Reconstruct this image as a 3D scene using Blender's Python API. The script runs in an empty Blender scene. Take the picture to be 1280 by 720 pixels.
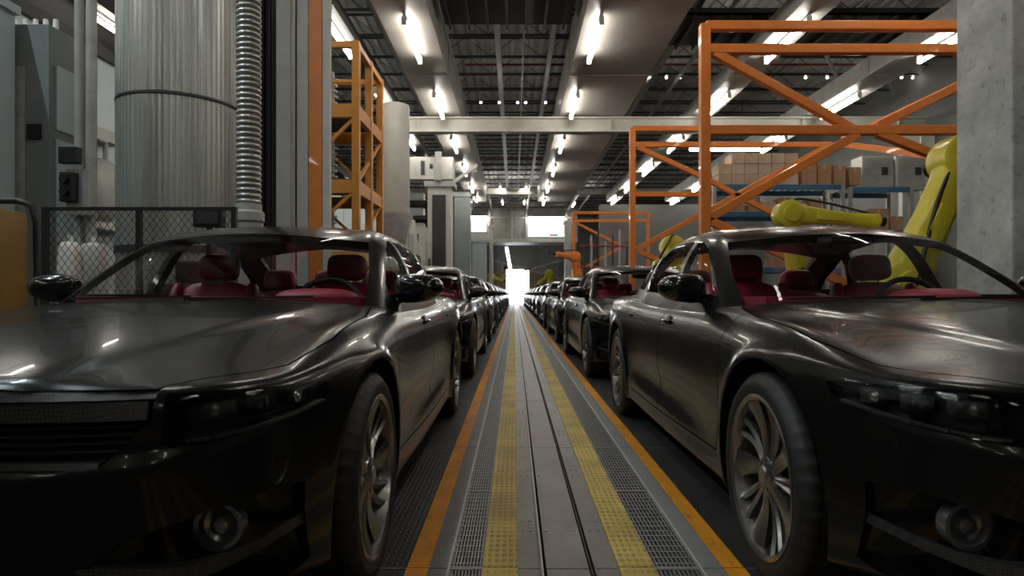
import bpy, bmesh, math, random
import numpy as np
from mathutils import Vector, Matrix
random.seed(7)
PI = math.pi
SC = bpy.context.scene
COL = SC.collection

# ------------------------------------------------------------------ materials
def new_mat(name):
    m = bpy.data.materials.new(name); m.use_nodes = True
    nt = m.node_tree
    b = nt.nodes.get('Principled BSDF')
    return m, nt, b

def mat(name, col, rough=0.5, metal=0.0, coat=0.0, coat_rough=0.03, var=0.0, vscale=4.0, bump=0.0, bscale=40.0,
        emit=None, estr=0.0, col2=None, spec=0.5, stretch=(1, 1, 1), dirt=None, dirt_amt=0.5):
    m, nt, b = new_mat(name)
    N, L = nt.nodes, nt.links
    b.inputs['Base Color'].default_value = (*col, 1)
    b.inputs['Roughness'].default_value = rough
    b.inputs['Metallic'].default_value = metal
    b.inputs['Coat Weight'].default_value = coat
    b.inputs['Coat Roughness'].default_value = coat_rough
    b.inputs['Specular IOR Level'].default_value = spec
    if emit:
        b.inputs['Emission Color'].default_value = (*emit, 1)
        b.inputs['Emission Strength'].default_value = estr
    tc = None
    if var > 0 or bump > 0 or col2 or dirt:
        tc = N.new('ShaderNodeTexCoord'); mp = N.new('ShaderNodeMapping')
        mp.inputs['Scale'].default_value = stretch
        L.new(tc.outputs['Object'], mp.inputs['Vector'])
    src = None
    if var > 0 or col2:
        n = N.new('ShaderNodeTexNoise'); n.inputs['Scale'].default_value = vscale; n.inputs['Detail'].default_value = 6
        n.inputs['Roughness'].default_value = .65
        L.new(mp.outputs[0], n.inputs['Vector'])
        r = N.new('ShaderNodeValToRGB')
        c2 = col2 if col2 else tuple(c * (1 - var) for c in col)
        r.color_ramp.elements[0].color = (*c2, 1); r.color_ramp.elements[1].color = (*[min(1, c * (1 + var * .5)) for c in col], 1)
        r.color_ramp.elements[0].position = .32; r.color_ramp.elements[1].position = .68
        L.new(n.outputs['Fac'], r.inputs[0]); L.new(r.outputs[0], b.inputs['Base Color'])
        src = r.outputs[0]
        mr = N.new('ShaderNodeMapRange'); mr.inputs['To Min'].default_value = max(0, rough - .08); mr.inputs['To Max'].default_value = min(1, rough + .1)
        L.new(n.outputs['Fac'], mr.inputs['Value']); L.new(mr.outputs[0], b.inputs['Roughness'])
    if dirt:
        n2 = N.new('ShaderNodeTexNoise'); n2.inputs['Scale'].default_value = vscale * 3.1; n2.inputs['Detail'].default_value = 8; n2.inputs['Roughness'].default_value = .7
        L.new(mp.outputs[0], n2.inputs['Vector'])
        r2 = N.new('ShaderNodeValToRGB'); r2.color_ramp.elements[0].position = .56; r2.color_ramp.elements[1].position = .72
        r2.color_ramp.elements[0].color = (0, 0, 0, 1); r2.color_ramp.elements[1].color = (dirt_amt,) * 3 + (1,)
        mx = N.new('ShaderNodeMix'); mx.data_type = 'RGBA'
        L.new(n2.outputs['Fac'], r2.inputs[0]); L.new(r2.outputs[0], mx.inputs['Factor'])
        if src: L.new(src, mx.inputs['A'])
        else: mx.inputs['A'].default_value = (*col, 1)
        mx.inputs['B'].default_value = (*dirt, 1)
        L.new(mx.outputs['Result'], b.inputs['Base Color'])
    if bump > 0:
        n3 = N.new('ShaderNodeTexNoise'); n3.inputs['Scale'].default_value = bscale; n3.inputs['Detail'].default_value = 5
        L.new(mp.outputs[0], n3.inputs['Vector'])
        bp = N.new('ShaderNodeBump'); bp.inputs['Strength'].default_value = bump; bp.inputs['Distance'].default_value = .01
        L.new(n3.outputs['Fac'], bp.inputs['Height']); L.new(bp.outputs[0], b.inputs['Normal'])
    return m

def glass_mat(name, tint=(.9, .95, .93), refl=1.0):
    m = bpy.data.materials.new(name); m.use_nodes = True
    nt = m.node_tree; N, L = nt.nodes, nt.links
    for n in list(N): N.remove(n)
    o = N.new('ShaderNodeOutputMaterial'); mx = N.new('ShaderNodeMixShader')
    t = N.new('ShaderNodeBsdfTransparent'); g = N.new('ShaderNodeBsdfGlossy'); f = N.new('ShaderNodeFresnel')
    t.inputs[0].default_value = (*tint, 1); g.inputs['Roughness'].default_value = .01; f.inputs['IOR'].default_value = 1.45
    g.inputs['Color'].default_value = (1, 1, 1, 1)
    mm = N.new('ShaderNodeMath'); mm.operation = 'MULTIPLY'; mm.inputs[1].default_value = refl; L.new(f.outputs[0], mm.inputs[0]); L.new(mm.outputs[0], mx.inputs[0]); L.new(t.outputs[0], mx.inputs[1]); L.new(g.outputs[0], mx.inputs[2]); L.new(mx.outputs[0], o.inputs[0])
    return m

def emis(name, col, s):
    m = bpy.data.materials.new(name); m.use_nodes = True
    nt = m.node_tree; N, L = nt.nodes, nt.links
    for n in list(N): N.remove(n)
    o = N.new('ShaderNodeOutputMaterial'); e = N.new('ShaderNodeEmission')
    e.inputs[0].default_value = (*col, 1); e.inputs[1].default_value = s
    L.new(e.outputs[0], o.inputs[0])
    return m

M = {}
M['paint'] = mat('black_car_paint', (.008, .0077, .0073), .23, .20, .22, .02, spec=.18)
M['paint_dark'] = mat('black_gloss_trim', (.008, .008, .008), .18, 0, .6)
M['plastic'] = mat('black_plastic', (.010, .010, .010), .55)
M['seal'] = mat('rubber_seal', (.012, .012, .012), .45)
M['tire'] = mat('tire_rubber', (.009, .009, .009), .6, bump=.12, bscale=120)
M['rim'] = mat('rim_metal', (.30, .29, .275), .27, .9, .3)
M['disc'] = mat('brake_steel', (.16, .15, .14), .35, 1.0)
M['chrome'] = mat('chrome', (.6, .6, .6), .08, 1.0)
M['red'] = mat('burgundy_leather', (.26, .014, .040), .42, bump=.15, bscale=180)
M['redvinyl'] = mat('burgundy_dash', (.28, .020, .048), .5, bump=.1, bscale=200)
M['liner'] = mat('roof_liner', (.010, .010, .010), .9)
M['glass'] = glass_mat('car_glass', (.96, .98, .97), .20)
M['lens'] = glass_mat('headlight_lens', (.85, .87, .87), 1.0)
M['lampbits'] = mat('lamp_reflector', (.32, .32, .33), .2, .8)
M['mirror'] = mat('mirror_glass', (.75, .75, .75), .02, 1.0)

def carbon_mat():
    m, nt, b = new_mat('carbon_weave'); N, L = nt.nodes, nt.links
    tc = N.new('ShaderNodeTexCoord'); mp = N.new('ShaderNodeMapping'); mp.inputs['Scale'].default_value = (160, 160, 160)
    mp.inputs['Rotation'].default_value = (0, PI / 4, 0)
    ch = N.new('ShaderNodeTexChecker'); ch.inputs['Scale'].default_value = 1
    ch.inputs['Color1'].default_value = (.05, .05, .05, 1); ch.inputs['Color2'].default_value = (.018, .018, .018, 1)
    L.new(tc.outputs['Object'], mp.inputs['Vector']); L.new(mp.outputs[0], ch.inputs['Vector']); L.new(ch.outputs['Color'], b.inputs['Base Color'])
    b.inputs['Roughness'].default_value = .35; b.inputs['Metallic'].default_value = .3; b.inputs['Coat Weight'].default_value = .3; b.inputs['Coat Roughness'].default_value = .2
    return m
M['carbon'] = carbon_mat()

# ------------------------------------------------------------------ mesh helpers
class MB:
    def __init__(s): s.bm = bmesh.new()
    def box(s, x0, x1, y0, y1, z0, z1, mtx=None, bev=0.0):
        vs = [s.bm.verts.new((x, y, z)) for x in (x0, x1) for y in (y0, y1) for z in (z0, z1)]
        if mtx is not None:
            for v in vs: v.co = mtx @ v.co
        fs = [s.bm.faces.new([vs[i] for i in f]) for f in ((0, 1, 3, 2), (4, 6, 7, 5), (0, 4, 5, 1), (2, 3, 7, 6), (0, 2, 6, 4), (1, 5, 7, 3))]
        if bev > 0:
            es = list({e for f in fs for e in f.edges})
            bmesh.ops.bevel(s.bm, geom=es, offset=bev, segments=2, affect='EDGES', profile=.6)
        return s
    def cyl(s, p0, p1, r0, r1=None, n=16, caps=True):
        p0, p1 = Vector(p0), Vector(p1); r1 = r0 if r1 is None else r1
        d = (p1 - p0).normalized(); a = d.orthogonal().normalized(); b = d.cross(a)
        A = [s.bm.verts.new(p0 + (a * math.cos(2 * PI * i / n) + b * math.sin(2 * PI * i / n)) * r0) for i in range(n)]
        B = [s.bm.verts.new(p1 + (a * math.cos(2 * PI * i / n) + b * math.sin(2 * PI * i / n)) * r1) for i in range(n)]
        for i in range(n):
            j = (i + 1) % n; s.bm.faces.new((A[i], A[j], B[j], B[i]))
        if caps: s.bm.faces.new(A[::-1]); s.bm.faces.new(B)
        return s
    def bar(s, p0, p1, w, h, up=(0, 0, 1), bev=0.0):
        p0, p1 = Vector(p0), Vector(p1); d = p1 - p0; L = d.length; d.normalize(); up = Vector(up)
        if abs(d.dot(up)) > .99: up = Vector((0, 1, 0))
        x = d.cross(up).normalized(); u = x.cross(d)
        m = Matrix.Translation(p0) @ Matrix((x, d, u)).transposed().to_4x4()
        return s.box(-w / 2, w / 2, 0, L, -h / 2, h / 2, m, bev)
    def lathe(s, prof, n=32, mtx=None, rfun=None):
        # prof: list of (r, z) around Z
        rings = []
        for r, z in prof:
            ring = []
            for i in range(n):
                a = 2 * PI * i / n
                rr = r if rfun is None else rfun(r, z, i)
                v = Vector((rr * math.cos(a), rr * math.sin(a), z))
                if mtx is not None: v = mtx @ v
                ring.append(s.bm.verts.new(v))
            rings.append(ring)
        for k in range(len(rings) - 1):
            for i in range(n):
                j = (i + 1) % n
                s.bm.faces.new((rings[k][i], rings[k][j], rings[k + 1][j], rings[k + 1][i]))
        s.bm.faces.new(rings[0][::-1]); s.bm.faces.new(rings[-1])
        return s
    def tube(s, pts, r, n=8):
        pts = [Vector(p) for p in pts]; rings = []; prev = None
        for k, p in enumerate(pts):
            d = (pts[min(k + 1, len(pts) - 1)] - pts[max(k - 1, 0)]).normalized()
            a = d.orthogonal().normalized() if prev is None else (prev - d * prev.dot(d)).normalized()
            prev = a; b = d.cross(a)
            rr = r[k] if isinstance(r, (list, tuple)) else r
            rings.append([s.bm.verts.new(p + (a * math.cos(2 * PI * i / n) + b * math.sin(2 * PI * i / n)) * rr) for i in range(n)])
        for k in range(len(rings) - 1):
            for i in range(n):
                j = (i + 1) % n; s.bm.faces.new((rings[k][i], rings[k][j], rings[k + 1][j], rings[k + 1][i]))
        s.bm.faces.new(rings[0][::-1]); s.bm.faces.new(rings[-1])
        return s
    def ell(s, c, r, p=2.0, n=20, m=14, mtx=None):
        # superellipsoid
        def sg(v, e): return math.copysign(abs(v) ** e, v)
        e = 2.0 / p; rings = []
        for j in range(1, m):
            ph = -PI / 2 + PI * j / m; ring = []
            for i in range(n):
                th = 2 * PI * i / n
                v = Vector((c[0] + r[0] * sg(math.cos(ph), e) * sg(math.cos(th), e), c[1] + r[1] * sg(math.cos(ph), e) * sg(math.sin(th), e), c[2] + r[2] * sg(math.sin(ph), e)))
                if mtx is not None: v = mtx @ v
                ring.append(s.bm.verts.new(v))
            rings.append(ring)
        vb = Vector((c[0], c[1], c[2] - r[2])); vt = Vector((c[0], c[1], c[2] + r[2]))
        if mtx is not None: vb = mtx @ vb; vt = mtx @ vt
        vb = s.bm.verts.new(vb); vt = s.bm.verts.new(vt)
        for k in range(len(rings) - 1):
            for i in range(n):
                j = (i + 1) % n; s.bm.faces.new((rings[k][i], rings[k][j], rings[k + 1][j], rings[k + 1][i]))
        for i in range(n):
            j = (i + 1) % n; s.bm.faces.new((vb, rings[0][j], rings[0][i])); s.bm.faces.new((vt, rings[-1][i], rings[-1][j]))
        return s
    def prism(s, poly, a0, a1, axis='y'):
        # poly in 2D; axis of extrusion
        def P(u, v, a): return {'x': (a, u, v), 'y': (u, a, v), 'z': (u, v, a)}[axis]
        A = [s.bm.verts.new(P(u, v, a0)) for u, v in poly]; B = [s.bm.verts.new(P(u, v, a1)) for u, v in poly]
        n = len(poly)
        for i in range(n):
            j = (i + 1) % n; s.bm.faces.new((A[i], A[j], B[j], B[i]))
        s.bm.faces.new(A[::-1]); s.bm.faces.new(B)
        return s
    def frame(s, poly, w, a0, a1, axis='x'):
        n = len(poly); P2 = [Vector(p) for p in poly]; out = []; inn = []
        for i in range(n):
            e0 = (P2[i] - P2[i - 1]).normalized(); e1 = (P2[(i + 1) % n] - P2[i]).normalized()
            nn = Vector((-(e0.y + e1.y), e0.x + e1.x)).normalized()
            k = w / 2 / max(.4, nn.dot(Vector((-e0.y, e0.x))))
            out.append(P2[i] + nn * k); inn.append(P2[i] - nn * k)
        def P(u, v, a): return {'x': (a, u, v), 'y': (u, a, v), 'z': (u, v, a)}[axis]
        O0 = [s.bm.verts.new(P(*p, a0)) for p in out]; I0 = [s.bm.verts.new(P(*p, a0)) for p in inn]
        O1 = [s.bm.verts.new(P(*p, a1)) for p in out]; I1 = [s.bm.verts.new(P(*p, a1)) for p in inn]
        for i in range(n):
            j = (i + 1) % n
            s.bm.faces.new((O0[i], O0[j], I0[j], I0[i])); s.bm.faces.new((O1[j], O1[i], I1[i], I1[j]))
            s.bm.faces.new((O0[j], O0[i], O1[i], O1[j])); s.bm.faces.new((I0[i], I0[j], I1[j], I1[i]))
        return s
    def mesh(s, name, m=None, smooth=None):
        bmesh.ops.recalc_face_normals(s.bm, faces=s.bm.faces[:])
        if smooth is not None:
            sharpen(s.bm, smooth)
        me = bpy.data.meshes.new(name); s.bm.to_mesh(me); s.bm.free()
        if m is not None: me.materials.append(m)
        return me
    def build(s, name, m, parent=None, smooth=None, loc=None, rot=None):
        me = s.mesh(name, m, smooth)
        return obj(name, me, parent, loc, rot)

def sharpen(bm, ang):
    for f in bm.faces: f.smooth = True
    for e in bm.edges:
        if len(e.link_faces) == 2:
            try: a = e.calc_face_angle()
            except Exception: a = 0
            e.smooth = a < math.radians(ang)
        else: e.smooth = False

def obj(name, me, parent=None, loc=None, rot=None):
    o = bpy.data.objects.new(name, me); COL.objects.link(o)
    if parent is not None: o.parent = parent
    if loc is not None: o.location = loc
    if rot is not None: o.rotation_euler = rot
    return o

def empty(name, loc=(0, 0, 0), rz=0):
    o = bpy.data.objects.new(name, None); COL.objects.link(o); o.location = loc; o.rotation_euler = (0, 0, rz); o.empty_display_size = .2
    return o

def tag(o, label=None, cat=None, group=None, kind=None):
    if label: o['label'] = label
    if cat: o['category'] = cat
    if group: o['group'] = group
    if kind: o['kind'] = kind
    return o

KIDS = {}
def copy_tree(o, parent=None, kids=None, skip=()):
    c = o.copy(); COL.objects.link(c)
    c.parent = parent
    for ch in list(kids.get(o, [])):
        if ch.name.split('.')[0] in skip: continue
        copy_tree(ch, c, kids, skip)
    return c

# ------------------------------------------------------------------ implicit surface -> mesh
def smax(a, b, k):
    h = np.maximum(k - np.abs(a - b), 0) / k
    return np.maximum(a, b) + h * h * k * .25

def table(pts, n=600):
    xs = np.array([p[0] for p in pts], float); ys = np.array([p[1] for p in pts], float)
    d = np.diff(ys) / np.diff(xs); m = np.zeros(len(xs)); m[0] = d[0]; m[-1] = d[-1]
    for i in range(1, len(xs) - 1):
        m[i] = 0 if d[i - 1] * d[i] <= 0 else 2 * d[i - 1] * d[i] / (d[i - 1] + d[i])
    X = np.linspace(xs[0], xs[-1], n); k = np.clip(np.searchsorted(xs, X) - 1, 0, len(xs) - 2)
    h = xs[k + 1] - xs[k]; t = (X - xs[k]) / h
    Y = (2 * t**3 - 3 * t**2 + 1) * ys[k] + (t**3 - 2 * t**2 + t) * h * m[k] + (-2 * t**3 + 3 * t**2) * ys[k + 1] + (t**3 - t**2) * h * m[k + 1]
    return lambda v: np.interp(v, X, Y)

def sig(v): return 1 / (1 + np.exp(-np.clip(v, -40, 40)))

def project(F, X, Y, Z, core):
    """lattice box surface with coordinates X, Y, Z, each point pushed along its ray from the core box onto F = 0"""
    nx, ny, nz = len(X), len(Y), len(Z)
    ids = {}; P = []
    def vid(i, j, k):
        t = (i, j, k)
        if t not in ids: ids[t] = len(P); P.append((X[i], Y[j], Z[k]))
        return ids[t]
    faces = []
    for i in range(nx - 1):
        for j in range(ny - 1):
            faces.append((vid(i, j, 0), vid(i, j + 1, 0), vid(i + 1, j + 1, 0), vid(i + 1, j, 0)))
            faces.append((vid(i, j, nz - 1), vid(i + 1, j, nz - 1), vid(i + 1, j + 1, nz - 1), vid(i, j + 1, nz - 1)))
    for i in range(nx - 1):
        for k in range(nz - 1):
            faces.append((vid(i, 0, k), vid(i + 1, 0, k), vid(i + 1, 0, k + 1), vid(i, 0, k + 1)))
            faces.append((vid(i, ny - 1, k), vid(i, ny - 1, k + 1), vid(i + 1, ny - 1, k + 1), vid(i + 1, ny - 1, k)))
    for j in range(ny - 1):
        for k in range(nz - 1):
            faces.append((vid(0, j, k), vid(0, j, k + 1), vid(0, j + 1, k + 1), vid(0, j + 1, k)))
            faces.append((vid(nx - 1, j, k), vid(nx - 1, j + 1, k), vid(nx - 1, j + 1, k + 1), vid(nx - 1, j, k + 1)))
    P = np.array(P); lo = np.array([c[0] for c in core]); hi = np.array([c[1] for c in core])
    C = np.clip(P, lo, hi); D = P - C; D /= np.linalg.norm(D, axis=1)[:, None]
    a = np.zeros(len(P)); b = np.full(len(P), 1.6)
    for _ in range(34):
        t = (a + b) / 2; Q = C + D * t[:, None]
        ins = F(Q[:, 0], Q[:, 1], Q[:, 2]) < 0
        a = np.where(ins, t, a); b = np.where(ins, b, t)
    Q = C + D * ((a + b) / 2)[:, None]
    me = bpy.data.meshes.new('hull'); me.from_pydata(Q.tolist(), [], faces); me.update()
    return me

def evaluated(o):
    dg = bpy.context.evaluated_depsgraph_get(); dg.update()
    e = o.evaluated_get(dg); me = bpy.data.meshes.new_from_object(e)
    return me

def boolean(me, ops, mats):
    """me: mesh; ops: list of (mesh, operation); mats: material slots of the result"""
    o = bpy.data.objects.new('tmp', me); COL.objects.link(o); tmp = [o]
    for c, op in ops:
        k = bpy.data.objects.new('tmpc', c); COL.objects.link(k); tmp.append(k)
        md = o.modifiers.new('b', 'BOOLEAN'); md.object = k; md.operation = op; md.solver = 'EXACT'
        try: md.material_mode = 'TRANSFER'
        except Exception: pass
    r = evaluated(o)
    for k in tmp: bpy.data.objects.remove(k)
    return r

# ------------------------------------------------------------------ the car (nose towards -y, origin on the ground between the axles)
AX = 1.475; RT = .345
zc = table([(-2.6, .70), (-2.36, .755), (-2.1, .812), (-1.8, .856), (-1.475, .886), (-1.1, .912), (-.75, .928), (0, .925), (1.2, .935), (1.7, .955), (2.1, .975), (2.45, .985), (2.7, .97)])
crn = table([(-2.6, .03), (-2.3, .055), (-1.95, .105), (-1.475, .075), (-.8, .045), (0, .04), (1.2, .035), (1.7, .05), (2.4, .09), (2.7, .11)])
def frontY(ax, z):
    yf = -2.345 + .09 * ax**2 + 1.30 * ax**8.5
    yf = yf + .35 * np.maximum(z - .66, 0)**1.5 + .9 * np.maximum(.42 - z, 0)**1.6
    zl = .575 + .075 * (ax / .85)**2
    yf = yf - .020 * sig((zl - z) / .007) * sig((ax - .25) / .12)
    return yf
def Fbody(x, y, z):
    ax = np.abs(x)
    H = zc(y) - crn(y) * (ax / .88)**2.3
    xr = .40 + .24 * (y + 2.2) / 1.3
    H = H + .010 * (1 - sig((ax - xr) / .012)) * sig((-.7 - y) / .05)
    H = H + .022 * np.exp(-((ax - .80) / .075)**2) * np.exp(-((y + 1.50) / .42)**2)
    H = H + .016 * np.exp(-((ax - .82) / .075)**2) * np.exp(-((y - 1.50) / .5)**2)
    W = .902 + .022 * np.exp(-((y + AX) / .42)**2) + .026 * np.exp(-((y - AX) / .5)**2)
    W = W - .35 * np.maximum(z - .60, 0)**2 - .22 * np.maximum(.50 - z, 0)**2
    zs = .765 + .012 * (y + 1.2)
    W = W - .20 * np.maximum(z - zs, 0)
    dw = np.exp(-((y - .05) / .85)**4)
    W = W - .022 * np.exp(-((z - .43) / .085)**2) * dw + .016 * sig((.345 - z + .02 * y) / .012) * dw
    for s in (-AX, AX):
        d = np.sqrt((y - s)**2 + (z - RT)**2)
        W = W + .014 * np.exp(-((d - .405) / .028)**2)
    fs = ax - W
    ft = z - H
    fb = .185 + .05 * sig((-y - 1.9) / .05) + .06 * sig((y - 2.1) / .08) - z
    yf = frontY(ax, z); g = 1 / np.sqrt(1 + (1.30 * 8.5 * ax**7.5 + .18 * ax)**2)
    ff = (yf - y) * g
    yr = 2.60 - .10 * ax**2 - 1.1 * ax**9 - .25 * np.maximum(z - .80, 0) - .5 * np.maximum(.5 - z, 0)**1.5 - .02 * sig((z - .62) / .01)
    gr = 1 / np.sqrt(1 + (9.9 * ax**8 + .2 * ax)**2)
    fr = (y - yr) * gr
    F = smax(fs, ft, .11)
    F = smax(F, ff, .05)
    F = smax(F, fr, .06)
    return smax(F, fb, .03)

def surfY(x, z):
    """y of the front surface of the hull at (x, z)"""
    a, b = -2.6, -1.2
    for _ in range(22):
        t = (a + b) / 2
        if float(Fbody(np.array(abs(x)), np.array(t), np.array(z))) > 0: a = t
        else: b = t
    return (a + b) / 2
Rg = table([(-1.25, .78), (-1.02, .885), (-.945, .922), (-.60, 1.115), (-.30, 1.262), (-.18, 1.302), (0, 1.338), (.3, 1.368), (.65, 1.372), (1.0, 1.335), (1.35, 1.235), (1.7, 1.105), (2.0, .995), (2.2, .92), (2.4, .84)])
def Fg(x, y, z, off=0.0):
    ax = np.abs(x)
    ye = y - .22 * (ax / .75)**2 * sig((.6 - y) / .15) + .10 * (ax / .7)**2 * sig((y - 1.0) / .15)
    top = (z - (Rg(ye) - .030 * (ax / .62)**2)) * .85
    W = .805 - .40 * (z - .92) - .25 * np.maximum(z - 1.12, 0)**1.5 * 2 - .10 * np.maximum(y - .9, 0)**1.6
    sd = (ax - W) * .93
    F = smax(top, sd, .085)
    return smax(F, .84 - z, .01) + off

def grid(a, b, n): return list(np.linspace(a, b, n))

def cut_slices(xs, lo, hi, depth, mirror=True, front=-3.0):
    mb = MB()
    for sgn in ((1, -1) if mirror else (1,)):
        rows = []
        for q, (x, l, h) in enumerate(zip(xs, lo, hi)):
            dp = depth[q] if isinstance(depth, (list, tuple)) else depth
            yl = surfY(x, l) + dp; yh = surfY(x, h) + dp
            rows.append([mb.bm.verts.new(p) for p in ((sgn * x, front, l), (sgn * x, front, h), (sgn * x, yh, h), (sgn * x, yl, l))])
        for a, b in zip(rows, rows[1:]):
            for i in range(4):
                j = (i + 1) % 4; mb.bm.faces.new((a[i], a[j], b[j], b[i]))
        mb.bm.faces.new(rows[0][::-1]); mb.bm.faces.new(rows[-1])
    return mb

def inpoly(u, v, poly):
    c = False; n = len(poly); j = n - 1
    for i in range(n):
        (xi, yi), (xj, yj) = poly[i], poly[j]
        if (yi > v) != (yj > v) and u < (xj - xi) * (v - yi) / (yj - yi) + xi: c = not c
        j = i
    return c

def submesh(me, name, keep, mats, ang=45):
    bm = bmesh.new(); bm.from_mesh(me)
    dele = [f for f in bm.faces if not keep(f)]
    bmesh.ops.delete(bm, geom=dele, context='FACES')
    sharpen(bm, ang)
    r = bpy.data.meshes.new(name); bm.to_mesh(r); bm.free()
    r.materials.clear()
    for m in mats: r.materials.append(m)
    return r

def build_car():
    root = empty('sedan_car')
    # ---- lower body
    hull = project(Fbody, grid(-.93, .93, 92), grid(-2.36, 2.62, 250), grid(.2, .95, 46), ((-.50, .50), (-1.95, 2.1), (.48, .52)))
    hull.materials.append(M['paint'])
    front_door = [(-1.01, 1.2), (-1.03, .80), (-1.02, .42), (-.98, .31), (.10, .29), (.115, .60), (.075, 1.2)]
    rear_door = [(.09, 1.2), (.13, .60), (.115, .29), (.92, .29), (1.0, .40), (1.06, .66), (1.20, .80), (1.22, 1.2)]
    hood_poly = [(.745, -.83), (.80, -1.15), (.812, -1.65), (.775, -1.93), (.64, -2.20), (.60, -2.268), (.40, -2.312), (0, -2.326)]
    hood_full = hood_poly + [(-x, y) for x, y in hood_poly[-2::-1]]
    hx = [.632, .66, .70, .74, .78, .82, .85, .868]
    hlo = [.634, .629, .630, .634, .640, .650, .662, .682]
    hhi = [.742, .741, .7395, .737, .733, .727, .720, .713]
    head = cut_slices(hx, hlo, hhi, .10)
    gx = grid(-.615, .615, 15)
    ghi = [.757 - .006 * (abs(x) / .6)**2 for x in gx]; glo = [.592 + .10 * max(0, (abs(x) - .50) / .115)**2 for x in gx]
    grille = cut_slices(gx, glo, ghi, .09, False)
    fx = [.52, .56, .62, .70, .78, .82, .842]
    flo = [.36, .285, .26, .25, .25, .255, .27]; fhi = [.405, .437, .462, .482, .492, .492, .478]
    fog = cut_slices(fx, flo, fhi, [.10, .16, .17, .15, .11, .07, .05])
    lx = grid(-.44, .44, 9); low = cut_slices(lx, [.27] * 9, [.37] * 9, .08, False)
    cabin = MB().prism([(-.70, -.62), (-.55, -.76), (0, -.83), (.55, -.76), (.70, -.62), (.745, .0), (.745, .9), (.66, 1.55), (-.66, 1.55), (-.745, .9), (-.745, .0)], .30, 1.3, 'z')
    wells = MB()
    for sx in (1, -1):
        for y in (-AX, AX): wells.cyl((sx * .60, y, RT), (sx * 1.2, y, RT), .392, n=64)
    def cm(mb, m): return mb.mesh('cut', M[m])
    ops = [(cm(cabin, 'plastic'), 'DIFFERENCE'), (cm(wells, 'plastic'), 'DIFFERENCE')]
    g1 = MB(); g2 = MB()
    for sx in (1, -1):
        a, b = (.775, 1.1) if sx > 0 else (-1.1, -.775)
        g1.frame(front_door, .007, a, b, 'x'); g2.frame(rear_door, .007, a, b, 'x')
    ops += [(cm(g1, 'seal'), 'DIFFERENCE'), (cm(g2, 'seal'), 'DIFFERENCE')]
    ops += [(cm(MB().frame(hood_full, .006, .62, 1.2, 'z'), 'seal'), 'DIFFERENCE')]
    ops += [(cm(head, 'plastic'), 'DIFFERENCE'), (cm(grille, 'plastic'), 'DIFFERENCE'), (cm(fog, 'plastic'), 'DIFFERENCE'), (cm(low, 'plastic'), 'DIFFERENCE')]
    body = boolean(hull, ops, None)
    bmats = list(body.materials)
    pi = bmats.index(M['plastic']) if M['plastic'] in bmats else len(bmats)
    if pi == len(bmats): bmats.append(M['plastic']); body.materials.append(M['plastic'])
    cen = np.array([tuple(p.center) for p in body.polygons]); val = np.abs(Fbody(cen[:, 0], cen[:, 1], cen[:, 2]))
    for p, v in zip(body.polygons, val):
        if v > .006: p.material_index = pi
    def isdoor(f, poly, sx):
        c = f.calc_center_median()
        return c.x * sx > .77 and inpoly(c.y, c.z, poly)
    def ishood(f):
        c = f.calc_center_median()
        return c.z > .70 and c.y < -.8 and f.normal.z > .25 and inpoly(c.x, c.y, hood_full)
    def rest(f):
        return not (ishood(f) or any(isdoor(f, p, s) for p in (front_door, rear_door) for s in (1, -1)))
    obj('body_shell', submesh(body, 'body_shell', rest, bmats), root)
    obj('hood', submesh(body, 'hood', ishood, bmats), root)
    doors = {}
    for sx in (1, -1):
        doors[('f', sx)] = obj('front_door', submesh(body, 'front_door', lambda f: isdoor(f, front_door, sx), bmats), root)
        doors[('r', sx)] = obj('rear_door', submesh(body, 'rear_door', lambda f: isdoor(f, rear_door, sx), bmats), root)
    # headlight lenses: the skin of the hull inside the headlight outline
    hull2 = project(Fbody, grid(-.93, .93, 92), grid(-2.36, 2.62, 250), grid(.2, .95, 46), ((-.50, .50), (-1.95, 2.1), (.48, .52)))
    lensm = boolean(hull2, [(cut_slices(hx, hlo, hhi, .10).mesh('c'), 'INTERSECT')], None)
    def onskin(c): return abs(float(Fbody(np.array(c.x), np.array(c.y), np.array(c.z)))) < .0025
    for sx in (1, -1):
        hl = obj('headlight', submesh(lensm, 'headlight', lambda f: f.calc_center_median().x * sx > 0 and onskin(f.calc_center_median()), [M['lens']]), root)
        fy = surfY
        for (x, w, z) in ((.70, .030, .692), (.765, .026, .693), (.815, .018, .694)):
            y = fy(x, z) + .055
            mb = MB(); mb.box(sx * x - w, sx * x + w, y - .012, y + .045, z - .020, z + .020, None, .006)
            mb.lathe([(.018, -.012), (.018, .022), (.014, .026), (.008, .029)], 20, Matrix.Translation((sx * x, y, z)) @ Matrix.Rotation(PI / 2, 4, 'X'))
            mb.build('projector_lamp', M['lampbits'], hl, 40)
        mb = MB(); pts = [(sx * x, fy(x, l) + .03, l + .012) for x, l in zip(hx[1:-1], hlo[1:-1])]
        for a, b in zip(pts, pts[1:]): mb.bar(a, b, .05, .006)
        mb.build('lamp_bezel', M['carbon'], hl)
    # grille bars and carbon bands
    gr = MB()
    def band(z0, z1, dep, xm, mbx, th=.012):
        xs = grid(-xm, xm, 17); vs = []
        for x in xs:
            y0 = surfY(x, z0) + dep; y1 = surfY(x, z1) + dep
            vs.append([mbx.bm.verts.new(p) for p in ((x, y0, z0), (x, y1, z1), (x, y1 + th, z1), (x, y0 + th, z0))])
        for a, b in zip(vs, vs[1:]):
            for i in range(4):
                j = (i + 1) % 4; mbx.bm.faces.new((a[i], a[j], b[j], b[i]))
        mbx.bm.faces.new(vs[0][::-1]); mbx.bm.faces.new(vs[-1])
    band(.733, .756, .004, .612, gr); band(.690, .728, .012, .600, gr)
    grille_o = gr.build('grille', M['carbon'], root, 40)
    sl = MB()
    for z in (.672, .655, .638, .621): band(z - .0025, z + .0025, .045, .57, sl, .02)
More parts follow.
